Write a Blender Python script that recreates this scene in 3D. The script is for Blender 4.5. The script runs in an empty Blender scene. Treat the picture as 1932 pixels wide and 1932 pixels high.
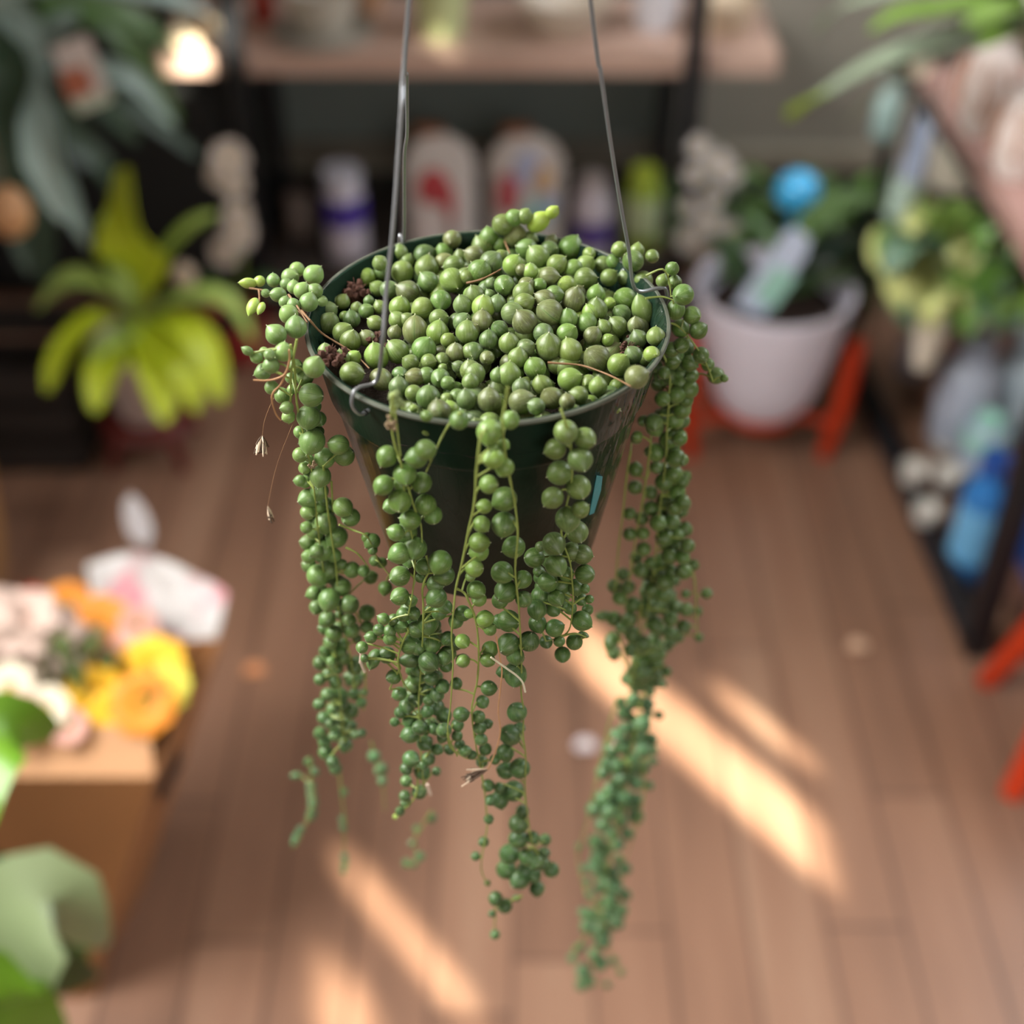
import bpy, math, random
from mathutils import Vector, Matrix, noise
random.seed(7)
R = random.Random(11)
sc = bpy.context.scene
COL = sc.collection
# ------------------------------------------------------------------ camera
PITCH = math.radians(39.6); FPX = 2600.0; CH = 1.6
CP, SP = math.cos(PITCH), math.sin(PITCH)
cam_d = bpy.data.cameras.new('camera'); cam = bpy.data.objects.new('camera', cam_d); COL.objects.link(cam)
cam.location = (0, 0, CH); cam.rotation_euler = (math.pi/2 - PITCH, 0, 0)
cam_d.sensor_width = 36; cam_d.lens = FPX/1932*36; cam_d.clip_start = 0.02; cam_d.clip_end = 50
cam_d.dof.use_dof = True; cam_d.dof.focus_distance = 0.578; cam_d.dof.aperture_fstop = 3.6
sc.camera = cam
# ------------------------------------------------------------------ light
sc.view_settings.view_transform = 'Standard'; sc.view_settings.look = 'None'
sc.view_settings.gamma = 1; sc.view_settings.use_curve_mapping = False
sc.view_settings.exposure = 0.06
w = bpy.data.worlds.new('sky'); sc.world = w; w.use_nodes = True
w.node_tree.nodes['Background'].inputs[0].default_value = (0.75, 0.85, 1.0, 1)
w.node_tree.nodes['Background'].inputs[1].default_value = 1.0
SUNH = Vector((0.62, -0.7846, 0)); SUNT = 0.5        # horizontal direction towards the sun, tan of its height
sd = bpy.data.lights.new('sun', 'SUN'); sun = bpy.data.objects.new('sun', sd); COL.objects.link(sun)
sd.energy = 42.0; sd.angle = math.radians(0.6); sd.color = (1.0, 0.95, 0.76)
sun.location = (2, -2, 3); sun.rotation_euler = (Vector((SUNH.x, SUNH.y, SUNT))).to_track_quat('Z', 'Y').to_euler()
def area(name, loc, target, sx, sy, e, col):
    d = bpy.data.lights.new(name, 'AREA'); d.shape = 'RECTANGLE'; d.size = sx; d.size_y = sy; d.energy = e; d.color = col
    o = bpy.data.objects.new(name, d); COL.objects.link(o); o.location = loc
    o.rotation_euler = (Vector(loc) - Vector(target)).to_track_quat('Z', 'Y').to_euler(); return o
area('window_light_left', (-1.5, 0.75, 2.45), (0, 0.7, 1.1), 1.5, 1.2, 158, (1.0, 0.99, 0.95))
area('shop_front_light', (0.9, -2.85, 2.1), (0.2, 2.0, 0.6), 3.0, 1.6, 66, (1.0, 0.95, 0.9))
area('fill_light_right', (2.4, 1.9, 2.5), (0.3, 1.6, 0.5), 1.6, 1.0, 66, (0.92, 0.96, 1.0))  # added fill for the background, reaching the plant from behind right

# ------------------------------------------------------------------ helpers
def s2l(c):
    if isinstance(c, str): c = [int(c[i:i+2], 16) for i in (0, 2, 4)]
    return tuple((v/255/12.92 if v/255 <= .04045 else ((v/255+.055)/1.055)**2.4) for v in c)
def ray(px, py):
    x = (px-966)/FPX; y = -(py-966)/FPX
    return Vector((x, CP + y*SP, -SP + y*CP))
def atY(px, py, Y):
    d = ray(px, py); return Vector((0, 0, CH)) + d*(Y/d.y)
def atZ(px, py, Z):
    d = ray(px, py); return Vector((0, 0, CH)) + d*((Z-CH)/d.z)
def depth(p): return p.y*CP + (CH-p.z)*SP
def size(pxs, p): return pxs*depth(p)/FPX
RIGHT = Vector((1, 0, 0)); UP = Vector((0, SP, CP)); TOW = Vector((0, -CP, SP))

class MB:
    def __init__(s): s.v = []; s.f = []; s.mi = []
    def add(s, vs, fs, m=0):
        b = len(s.v); s.v += [tuple(v) for v in vs]; s.f += [tuple(b+i for i in f) for f in fs]; s.mi += [m]*len(fs); return s
    def box(s, c, d, rz=0, m=0, taper=1.0):
        c = Vector(c); r = Matrix.Rotation(rz, 3, 'Z'); vs = []
        for z in (-.5, .5):
            k = taper if z < 0 else 1
            for x, y in ((-.5, -.5), (.5, -.5), (.5, .5), (-.5, .5)): vs.append(c + r @ Vector((x*d[0]*k, y*d[1]*k, z*d[2])))
        return s.add(vs, [(3, 2, 1, 0), (4, 5, 6, 7), (0, 1, 5, 4), (1, 2, 6, 5), (2, 3, 7, 6), (3, 0, 4, 7)], m)
    def lathe(s, prof, c=(0, 0, 0), n=32, m=0, axis=None, cap=True):
        c = Vector(c); q = Vector((0, 0, 1)).rotation_difference(Vector(axis).normalized()) if axis is not None else None
        vs = []; fs = []; k = len(prof)
        for r, z in prof:
            for i in range(n):
                a = 2*math.pi*i/n; p = Vector((r*math.cos(a), r*math.sin(a), z))
                if q: p = q @ p
                vs.append(c+p)
        for j in range(k-1):
            for i in range(n):
                i2 = (i+1) % n; fs.append((j*n+i, j*n+i2, (j+1)*n+i2, (j+1)*n+i))
        if cap:
            fs.append(tuple(range(n-1, -1, -1))); fs.append(tuple((k-1)*n+i for i in range(n)))
        return s.add(vs, fs, m)
    def tube(s, pts, r, n=8, m=0):
        pts = [Vector(p) for p in pts]; k = len(pts); rr = r if isinstance(r, (list, tuple)) else [r]*k
        vs = []; fs = []; ref = None
        for i, p in enumerate(pts):
            t = (pts[min(i+1, k-1)] - pts[max(i-1, 0)])
            t = t.normalized() if t.length > 1e-9 else Vector((0, 0, 1))
            if ref is None: ref = Vector((0, 1, 0)) if abs(t.y) < .9 else Vector((1, 0, 0))
            a = (ref - t*ref.dot(t)).normalized(); ref = a; b = t.cross(a)
            for j in range(n):
                g = 2*math.pi*j/n; vs.append(p + (a*math.cos(g) + b*math.sin(g))*rr[i])
        for i in range(k-1):
            for j in range(n): fs.append((i*n+j, i*n+(j+1) % n, (i+1)*n+(j+1) % n, (i+1)*n+j))
        fs.append(tuple(range(n-1, -1, -1))); fs.append(tuple((k-1)*n+j for j in range(n)))
        return s.add(vs, fs, m)
    def ball(s, c, r, n=16, k=10, m=0, sc_=(1, 1, 1), axis=None, bump=0, seed=0):
        c = Vector(c); q = Vector((0, 0, 1)).rotation_difference(Vector(axis).normalized()) if axis is not None else None
        vs = []; fs = []
        for j in range(k+1):
            t = math.pi*j/k
            for i in range(n):
                a = 2*math.pi*i/n
                u = Vector((math.sin(t)*math.cos(a), math.sin(t)*math.sin(a), -math.cos(t)))
                f = 1 + (bump*noise.noise(u*3+Vector((seed, 0, 0))) if bump else 0)
                p = Vector((u.x*sc_[0], u.y*sc_[1], u.z*sc_[2]))*r*f
                if q: p = q @ p
                vs.append(c+p)
        for j in range(k):
            for i in range(n): fs.append((j*n+i, j*n+(i+1) % n, (j+1)*n+(i+1) % n, (j+1)*n+i))
        return s.add(vs, fs, m)
    def blade(s, pts, w, up=(0, 0, 1), th=.0015, m=0, fold=.25, tip=.08, pw=.8, base=.35):
        """a leaf: centre line through pts, widest in the middle, creased, with thickness"""
        P = smooth(pts, 5); k = len(P); vs = []; fs = []; cs = (-1, -.5, 0, .5, 1)
        for i, p in enumerate(P):
            t = (P[min(i+1, k-1)]-P[max(i-1, 0)]).normalized(); sd_ = t.cross(Vector(up))
            if sd_.length < 1e-4: sd_ = t.cross(Vector((0, 1, 0)))
            sd_.normalize(); nr = sd_.cross(t).normalized(); u = i/(k-1)
            hw = w/2*max(tip if u > .5 else base, math.sin(math.pi*min(1, max(0, u*.92+.06)))**pw)
            if i == k-1: hw = w*.02
            for l in (0, 1):
                for c in cs: vs.append(p + sd_*hw*c + nr*(abs(c)*hw*fold - l*th))
        for i in range(k-1):
            for j in range(4):
                a = i*10+j; b = (i+1)*10+j
                fs.append((a, a+1, b+1, b)); fs.append((b+5, b+6, a+6, a+5))
            fs.append((i*10, (i+1)*10, (i+1)*10+5, i*10+5)); fs.append((i*10+4, i*10+9, (i+1)*10+9, (i+1)*10+4))
        return s.add(vs, fs, m)
    def build(s, name, mats, parent=None, smooth_=True, loc=None, kind=None, label=None):
        me = bpy.data.meshes.new(name); me.from_pydata(s.v, [], s.f); me.update()
        mats = mats if isinstance(mats, (list, tuple)) else [mats]
        for m in mats: me.materials.append(m)
        if len(mats) > 1: me.polygons.foreach_set('material_index', s.mi)
        if smooth_: me.polygons.foreach_set('use_smooth', [True]*len(s.f))
        o = bpy.data.objects.new(name, me); COL.objects.link(o)
        if parent is not None:
            o.parent = parent; l = parent.matrix_world if False else None
            o.location = -world_loc(parent)
        if smooth_:
            me.set_sharp_from_angle(angle=math.radians(40))
        if kind: o['kind'] = kind
        if label: o['label'] = label
        return o
def world_loc(o):
    v = Vector(o.location)
    while o.parent is not None: o = o.parent; v += Vector(o.location)
    return v
def smooth(pts, k=5):
    P = [Vector(p) for p in pts]
    if len(P) < 3: 
        return [P[0].lerp(P[1], i/k) for i in range(k+1)]
    out = []
    for i in range(len(P)-1):
        a = P[max(i-1, 0)]; b = P[i]; c = P[i+1]; d = P[min(i+2, len(P)-1)]
        for j in range(k):
            t = j/k; out.append(.5*((2*b) + (c-a)*t + (2*a-5*b+4*c-d)*t*t + (3*b-a-3*c+d)*t**3))
    out.append(P[-1]); return out
def thing(name, label, cat, loc, group=None):
    o = bpy.data.objects.new(name, None); COL.objects.link(o); o.location = loc; o.empty_display_size = .05
    o['label'] = label; o['category'] = cat
    if group: o['group'] = group
    return o
def tag(o, label, cat, group=None):
    o['label'] = label; o['category'] = cat
    if group: o['group'] = group
    return o
_M = {}
def mat(name, col, rough=.5, var=.15, scale=20, metal=0, bump=0, bscale=60, trans=0, sheen=0, coat=0, spec=.5):
    if name in _M: return _M[name]
    m = bpy.data.materials.new(name); m.use_nodes = True; _M[name] = m
    nt = m.node_tree; N = nt.nodes; L = nt.links; b = N['Principled BSDF']
    c = s2l(col)
    tc = N.new('ShaderNodeTexCoord'); n = N.new('ShaderNodeTexNoise'); n.inputs['Scale'].default_value = scale; n.inputs['Detail'].default_value = 4
    L.new(tc.outputs['Object'], n.inputs['Vector'])
    mx = N.new('ShaderNodeMix'); mx.data_type = 'RGBA'
    mx.inputs[6].default_value = (*[v*(1-var) for v in c], 1); mx.inputs[7].default_value = (*[min(1, v*(1+var)) for v in c], 1)
    L.new(n.outputs['Fac'], mx.inputs[0]); L.new(mx.outputs[2], b.inputs['Base Color'])
    b.inputs['Roughness'].default_value = rough; b.inputs['Metallic'].default_value = metal
    b.inputs['Specular IOR Level'].default_value = spec
    if trans: b.inputs['Transmission Weight'].default_value = trans
    if sheen: b.inputs['Sheen Weight'].default_value = sheen
    if coat: b.inputs['Coat Weight'].default_value = coat
    if bump:
        n2 = N.new('ShaderNodeTexNoise'); n2.inputs['Scale'].default_value = bscale; L.new(tc.outputs['Object'], n2.inputs['Vector'])
        bp = N.new('ShaderNodeBump'); bp.inputs['Strength'].default_value = bump; bp.inputs['Distance'].default_value = .002
        L.new(n2.outputs['Fac'], bp.inputs['Height']); L.new(bp.outputs[0], b.inputs['Normal'])
    return m

# ------------------------------------------------------------------ structure
def floor_mat():
    m = bpy.data.materials.new('wood_floor'); m.use_nodes = True; nt = m.node_tree; N = nt.nodes; L = nt.links; b = N['Principled BSDF']
    tc = N.new('ShaderNodeTexCoord'); sx = N.new('ShaderNodeSeparateXYZ'); L.new(tc.outputs['Object'], sx.inputs[0])
    def M(op, a, bb=None):
        n = N.new('ShaderNodeMath'); n.operation = op
        for i, v in enumerate((a, bb)):
            if v is None: continue
            if isinstance(v, (int, float)): n.inputs[i].default_value = v
            else: L.new(v, n.inputs[i])
        return n.outputs[0]
    q = M('DIVIDE', sx.outputs[0], .105); ix = M('FLOOR', q); fx = M('FRACT', q)
    wn = N.new('ShaderNodeTexWhiteNoise'); wn.noise_dimensions = '1D'; L.new(ix, wn.inputs['W'])
    yy = M('ADD', M('DIVIDE', sx.outputs[1], 1.1), M('MULTIPLY', wn.outputs['Value'], 7)); iy = M('FLOOR', yy); fy = M('FRACT', yy)
    wn2 = N.new('ShaderNodeTexWhiteNoise'); wn2.noise_dimensions = '2D'
    cb = N.new('ShaderNodeCombineXYZ'); L.new(ix, cb.inputs[0]); L.new(iy, cb.inputs[1]); L.new(cb.outputs[0], wn2.inputs['Vector'])
    mp = N.new('ShaderNodeMapping'); mp.inputs['Scale'].default_value = (22, 2.2, 1); L.new(tc.outputs['Object'], mp.inputs[0])
    nz = N.new('ShaderNodeTexNoise'); nz.inputs['Scale'].default_value = 1.0; nz.inputs['Detail'].default_value = 5; L.new(mp.outputs[0], nz.inputs['Vector'])
    f = M('ADD', M('MULTIPLY', wn2.outputs['Value'], .30), M('MULTIPLY', nz.outputs['Fac'], .62))
    cr = N.new('ShaderNodeValToRGB'); L.new(f, cr.inputs[0]); e = cr.color_ramp.elements
    e[0].position = .15; e[0].color = (*s2l('6b4f40'), 1); e[1].position = .95; e[1].color = (*s2l('a6866f'), 1)
    k = e.new(.5); k.color = (*s2l('8a6753'), 1)
    gap = M('MINIMUM', M('MULTIPLY', M('MINIMUM', fx, M('SUBTRACT', 1.0, fx)), 22), M('MULTIPLY', M('MINIMUM', fy, M('SUBTRACT', 1.0, fy)), 250))
    gp = M('MINIMUM', gap, 1.0); mx = N.new('ShaderNodeMix'); mx.data_type = 'RGBA'
    mx.inputs[6].default_value = (*s2l('50392f'), 1); L.new(gp, mx.inputs[0]); L.new(cr.outputs[0], mx.inputs[7])
    L.new(mx.outputs[2], b.inputs['Base Color']); b.inputs['Roughness'].default_value = .38
    return m
def struct(mb, name, m, sm=False):
    o = mb.build(name, m, smooth_=sm); o['kind'] = 'structure'; return o
X0, X1, Y0, Y1, ZC = -1.75, 2.6, -3.0, 3.05, 3.4
struct(MB().box(((X0+X1)/2, (Y0+Y1)/2, -.03), (X1-X0+.2, Y1-Y0+.2, .06)), 'floor', floor_mat())
wallm = mat('wall_paint', '8b867c', .8, .06, 3)
struct(MB().box(((X0+X1)/2, Y1+.05, ZC/2), (X1-X0+.2, .1, ZC)), 'wall_back', wallm)
struct(MB().box((X0-.05, (Y0+Y1)/2, ZC/2), (.1, Y1-Y0, ZC)), 'wall_left', wallm)
struct(MB().box(((X0+X1)/2, Y0-.05, ZC/2), (X1-X0+.2, .1, ZC)), 'wall_front', wallm)
struct(MB().box(((X0+X1)/2, (Y0+Y1)/2, ZC+.05), (X1-X0+.2, Y1-Y0+.2, .1)), 'ceiling', mat('ceiling_paint', 'd8d4cc', .8, .04, 3))
struct(MB().box(((X0+X1)/2, Y1-.012, .075), (X1-X0, .024, .15)), 'baseboard_back', mat('dark_base', '33302c', .6, .1, 5))
struct(MB().box(((X0+X1)/2, Y1-.02, .175), (X1-X0, .04, .05)), 'trim_1', mat('trim_paint', '8c8577', .6, .1, 5))
def onwall(p):                                        # where a sun ray to p crosses the right wall
    t = (X1-p.x)/SUNH.x; return p.y + SUNH.y*t, p.z + SUNT*t
holes = []
def slit(pts, ywid=None):
    q = [onwall(p) for p in pts]; ys = [a for a, _ in q]; zs = [a for _, a in q]
    y0, y1 = min(ys), max(ys)
    if ywid: c = (y0+y1)/2; y0, y1 = c-ywid/2, c+ywid/2
    holes.append((y0, y1, min(zs), max(zs)))
slit([atZ(1040, 1165, 0), atZ(1560, 1645, 0)], .150)
slit([atZ(1325, 1275, 0), atZ(1530, 1465, 0)], .055)
slit([atZ(630, 1600, 0), atZ(880, 1940, 0)], .070)
slit([atZ(590, 1850, 0), atZ(690, 2000, 0)], .13)
slit([atZ(455, 1262, 0), atZ(500, 1280, 0)], .03)
slit([atZ(300, 125, .582), atZ(440, 60, .582)], .20)
slit([atY(790, 75, 2.68), atY(845, 95, 2.66)], .04)
def holed_wall(name, holes, m):
    ys = sorted({Y0, Y1} | {h[0] for h in holes} | {h[1] for h in holes}); zs = sorted({0, ZC} | {h[2] for h in holes} | {h[3] for h in holes})
    b = MB()
    for i in range(len(ys)-1):
        z_start = None
        for j in range(len(zs)-1):
            yc = (ys[i]+ys[i+1])/2; zc = (zs[j]+zs[j+1])/2
            op = any(h[0] < yc < h[1] and h[2] < zc < h[3] for h in holes)
            if not op: b.box((X1+.01, yc, zc), (.02, ys[i+1]-ys[i], zs[j+1]-zs[j]))
    return struct(b, name, m)
holed_wall('wall_right', holes, wallm)  # unseen wall; its slits are shaped to place the sun patches

# ------------------------------------------------------------------ the hanging plant
XC, YC, ZR, RR = -.01023, .50206, 1.29084, .0765
PC = Vector((XC, YC, ZR))
def pearl_mat():
    m = bpy.data.materials.new('pearl_leaf'); m.use_nodes = True; nt = m.node_tree; N = nt.nodes; L = nt.links; b = N['Principled BSDF']
    at = N.new('ShaderNodeAttribute'); at.attribute_name = 'tint'
    uv = N.new('ShaderNodeUVMap'); uv.uv_map = 'UVMap'; sx = N.new('ShaderNodeSeparateXYZ'); L.new(uv.outputs[0], sx.inputs[0])
    def M(op, a, bb=None, cl=False):
        n = N.new('ShaderNodeMath'); n.operation = op; n.use_clamp = cl
        for i, v in enumerate((a, bb)):
            if v is None: continue
            if isinstance(v, (int, float)): n.inputs[i].default_value = v
            else: L.new(v, n.inputs[i])
        return n.outputs[0]
    def mix(f, a, c, blend='MIX'):
        n = N.new('ShaderNodeMix'); n.data_type = 'RGBA'; n.blend_type = blend
        for s, v in ((0, f), (6, a), (7, c)):
            if isinstance(v, (int, float)): n.inputs[s].default_value = v
            elif isinstance(v, tuple): n.inputs[s].default_value = v
            else: L.new(v, n.inputs[s])
        return n.outputs[2]
    mp = N.new('ShaderNodeMapping'); mp.inputs['Scale'].default_value = (42, 2.5, 1); L.new(uv.outputs[0], mp.inputs[0])
    st = N.new('ShaderNodeTexNoise'); st.inputs['Scale'].default_value = 1; st.inputs['Detail'].default_value = 2; L.new(mp.outputs[0], st.inputs['Vector'])
    tc = N.new('ShaderNodeTexCoord'); bl = N.new('ShaderNodeTexNoise'); bl.inputs['Scale'].default_value = 170; bl.inputs['Detail'].default_value = 5; bl.inputs['Roughness'].default_value = .65
    L.new(tc.outputs['Object'], bl.inputs['Vector'])
    c = mix(M('MULTIPLY', M('SUBTRACT', st.outputs['Fac'], .45, True), .9, True), at.outputs['Color'], (.30, .40, .16, 1))
    c = mix(M('MULTIPLY', M('SUBTRACT', bl.outputs['Fac'], .5, True), 1.1, True), c, (.30, .37, .18, 1))
    fl = N.new('ShaderNodeTexNoise'); fl.inputs['Scale'].default_value = 900; L.new(tc.outputs['Object'], fl.inputs['Vector'])
    c = mix(M('MULTIPLY', M('SUBTRACT', fl.outputs['Fac'], .66, True), 4, True), c, (.5, .5, .3, 1))
    # the see-through window: a narrow darker line with a pale rim along one side of the leaf
    du = M('ABSOLUTE', M('SUBTRACT', sx.outputs[0], .25)); inside = M('MULTIPLY', M('GREATER_THAN', sx.outputs[1], .3), M('LESS_THAN', sx.outputs[1], .97))
    band = M('MULTIPLY', M('SUBTRACT', 1.0, M('DIVIDE', du, .035), True), inside)
    line = M('MULTIPLY', M('SUBTRACT', 1.0, M('DIVIDE', du, .010), True), inside)
    c = mix(M('MULTIPLY', band, .35), c, (.22, .34, .10, 1)); c = mix(M('MULTIPLY', line, .8), c, (.035, .075, .015, 1))
    tip = M('MULTIPLY', M('SUBTRACT', sx.outputs[1], .935, True), 22, True)
    c = mix(tip, c, (.62, .60, .42, 1))
    L.new(c, b.inputs['Base Color']); b.inputs['Roughness'].default_value = .42
    b.inputs['Sheen Weight'].default_value = .08; b.inputs['Sheen Roughness'].default_value = .35
    b.inputs['Subsurface Weight'].default_value = .12; b.inputs['Subsurface Scale'].default_value = .003
    b.inputs['Subsurface Radius'].default_value = (.6, 1, .3)
    bp = N.new('ShaderNodeBump'); bp.inputs['Strength'].default_value = .12; bp.inputs['Distance'].default_value = .0006
    L.new(st.outputs['Fac'], bp.inputs['Height']); L.new(bp.outputs[0], b.inputs['Normal'])
    return m
PEARL = pearl_mat()
NU, NV = 22, 14
class PB:
    """collects pearls (tear-shaped leaves) with a colour each and u/v running round and along the leaf"""
    def __init__(s): s.v = []; s.f = []; s.uv = []; s.c = []
    def pearl(s, c, r, ax, col, el=1.0, spin=0, tipl=.2, squash=1.0, lump=0):
        ax = Vector(ax).normalized(); q = Vector((0, 0, 1)).rotation_difference(ax); base = len(s.v)
        for j in range(NV+1):
            t = math.pi*j/NV; z = -math.cos(t); rad = math.sin(t)
            if z > .35:
                k = (z-.35)/.65; rad *= 1-.16*k*k*(tipl/.2); z += tipl*.65*k**4
            if j == NV-1: rad *= .34; z += .03
            if j == NV: z += .14
            for i in range(NU):
                a = 2*math.pi*i/NU + spin
                f = 1 + (lump*noise.noise(Vector((math.cos(a)*2.5, math.sin(a)*2.5, z*2.5+spin*3))) if lump else 0)
                p = Vector((rad*math.cos(a)*f, rad*math.sin(a)*squash*f, z*el))*r
                s.v.append(c + q @ p)
        for j in range(NV):
            for i in range(NU):
                i2 = (i+1) % NU
                s.f.append((base+j*NU+i, base+j*NU+i2, base+(j+1)*NU+i2, base+(j+1)*NU+i))
                s.uv += [(i/NU, j/NV), ((i+1)/NU, j/NV), ((i+1)/NU, (j+1)/NV), (i/NU, (j+1)/NV)]
                s.c += [col]*4
    def build(s, name, parent, kind=None, label=None):
        me = bpy.data.meshes.new(name); me.from_pydata(s.v, [], s.f); me.update()
        u = me.uv_layers.new(name='UVMap'); u.data.foreach_set('uv', [x for p in s.uv for x in p])
        ca = me.color_attributes.new('tint', 'FLOAT_COLOR', 'CORNER'); ca.data.foreach_set('color', [x for p in s.c for x in (*p, 1)])
        me.polygons.foreach_set('use_smooth', [True]*len(s.f)); me.materials.append(PEARL)
        o = bpy.data.objects.new(name, me); COL.objects.link(o); o.parent = parent; o.location = -world_loc(parent)
        if kind: o['kind'] = kind
        if label: o['label'] = label
        return o

plant = thing('hanging_plant', 'string-of-pearls succulent trailing from a dark green plastic pot on thin grey wires', 'hanging plant', (XC, YC, ZR-.118))
# pot
def pot_mat():
    m = mat('dark_green_plastic', '18291f', .3, .12, 12, spec=.10)
    nt = m.node_tree; N = nt.nodes; L = nt.links; b = N['Principled BSDF']
    tc = N.new('ShaderNodeTexCoord'); mp = N.new('ShaderNodeMapping'); mp.inputs['Scale'].default_value = (1, 1, .3); L.new(tc.outputs['Object'], mp.inputs[0])
    n = N.new('ShaderNodeTexNoise'); n.inputs['Scale'].default_value = 110; n.inputs['Detail'].default_value = 3; L.new(mp.outputs[0], n.inputs['Vector'])
    n2 = N.new('ShaderNodeTexNoise'); n2.inputs['Scale'].default_value = 14; L.new(mp.outputs[0], n2.inputs['Vector'])
    sx = N.new('ShaderNodeSeparateXYZ'); L.new(tc.outputs['Object'], sx.inputs[0])
    a = N.new('ShaderNodeMath'); a.operation = 'MULTIPLY_ADD'; a.inputs[1].default_value = .35; L.new(n.outputs['Fac'], a.inputs[0]); L.new(n2.outputs['Fac'], a.inputs[2])
    bp = N.new('ShaderNodeBump'); bp.inputs['Strength'].default_value = .5; bp.inputs['Distance'].default_value = .003
    L.new(a.outputs[0], bp.inputs['Height']); L.new(bp.outputs[0], b.inputs['Normal'])
    b.inputs['IOR'].default_value = 1.3
    rr = N.new('ShaderNodeMapRange'); rr.inputs[3].default_value = .16; rr.inputs[4].default_value = .42; L.new(n2.outputs['Fac'], rr.inputs[0]); L.new(rr.outputs[0], b.inputs['Roughness'])
    mr = N.new('ShaderNodeMapRange'); mr.inputs[1].default_value = .030; mr.inputs[2].default_value = .048; mr.inputs[4].default_value = .7
    L.new(sx.outputs[0], mr.inputs[0]); L.new(mr.outputs[0], b.inputs['Coat Weight']); b.inputs['Coat Roughness'].default_value = .06
    n3 = N.new('ShaderNodeTexNoise'); n3.inputs['Scale'].default_value = 150; n3.inputs['Detail'].default_value = 2; L.new(mp.outputs[0], n3.inputs['Vector'])
    b3 = N.new('ShaderNodeBump'); b3.inputs['Strength'].default_value = .9; b3.inputs['Distance'].default_value = .004
    L.new(n3.outputs['Fac'], b3.inputs['Height']); L.new(b3.outputs[0], b.inputs['Coat Normal'])
    return m
potm = pot_mat()
b = MB(); prof = [(.0001, -.118), (.047, -.118), (.050, -.1155), (.0675, -.030), (.0690, -.028), (.0700, -.026), (.0742, -.003), (.0765, -.0012), (.0768, 0), (.0762, .0008), (.0745, .0006), (.0725, -.003), (.0680, -.027), (.0660, -.03), (.050, -.112), (.0001, -.112)]
b.lathe(prof, PC, 96, cap=False); pot = b.build('pot', potm, plant)
b = MB(); b.lathe([(.0762, -.0004), (.0770, -.0008), (.0773, .0002), (.0768, .0010), (.0757, .0010), (.0752, .0003)], PC, 96, cap=False)
rim = b.build('rim', mat('pale_rim_plastic', '494d42', .5, .5, 180), pot, label='pale mottled edge of the pot')  # rim ring in a paler, more mottled tone than the wall
# soil
b = MB(); n = 40; vs = [PC+Vector((0, 0, -.018))]; fs = []
for k in range(1, 15):
    for i in range(n*2):
        a = math.pi*i/n; r = .0715*k/14
        vs.append(PC + Vector((r*math.cos(a), r*math.sin(a), -.018 + .004*noise.noise(Vector((r*math.cos(a)*120, r*math.sin(a)*120, 0))))))
for i in range(n*2): fs.append((0, 1+i, 1+(i+1) % (n*2)))
for k in range(13):
    for i in range(n*2):
        i2 = (i+1) % (n*2); fs.append((1+k*n*2+i, 1+(k+1)*n*2+i, 1+(k+1)*n*2+i2, 1+k*n*2+i2))
b.add(vs, fs); soilm = mat('potting_soil', '2b1d16', .95, .6, 400, bump=1, bscale=900)
soil = b.build('soil', soilm, plant)
def clump(c, r, k, name='soil_clump'):
    b = MB()
    for i in range(k):
        d = Vector((R.gauss(0, 1), R.gauss(0, 1), R.gauss(0, .7)))*r*.45
        b.ball(c+d, r*R.uniform(.15, .34), 7, 5, bump=.8, seed=i)
    for i in range(k//2):
        d = Vector((R.gauss(0, 1), R.gauss(0, 1), R.gauss(0, 1))).normalized()*r
        b.tube([c, c+d*R.uniform(.7, 1.2)], .00018, 4)
    return b.build(name, mat('soil_fibre', '46291d', .95, .5, 500), soil)
def dome(x, y):
    dx = (x-XC)/RR; dy = (y-YC)/RR; r = math.hypot(dx, dy)
    if r > .97: return ZR + .006
    return ZR - .0075 + .016*math.exp(-((dx-.15)**2+(dy-.35)**2)/.28) + .008*max(0, min(1, (r-.75)/.22))*(1 if dy < 0 else 0)
def crown_pt(px, py):
    z = ZR
    for _ in range(6):
        p = atZ(px, py, z)
        if p.y > YC+.068: p = atY(px, py, YC+.068); return p
        z = dome(p.x, p.y)*.6 + z*.4
    return atZ(px, py, z)
clump(crown_pt(620, 675), .0055, 40); clump(crown_pt(672, 553), .006, 36); clump(crown_pt(712, 640), .004, 20); clump(crown_pt(1185, 655), .004, 20)

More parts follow.
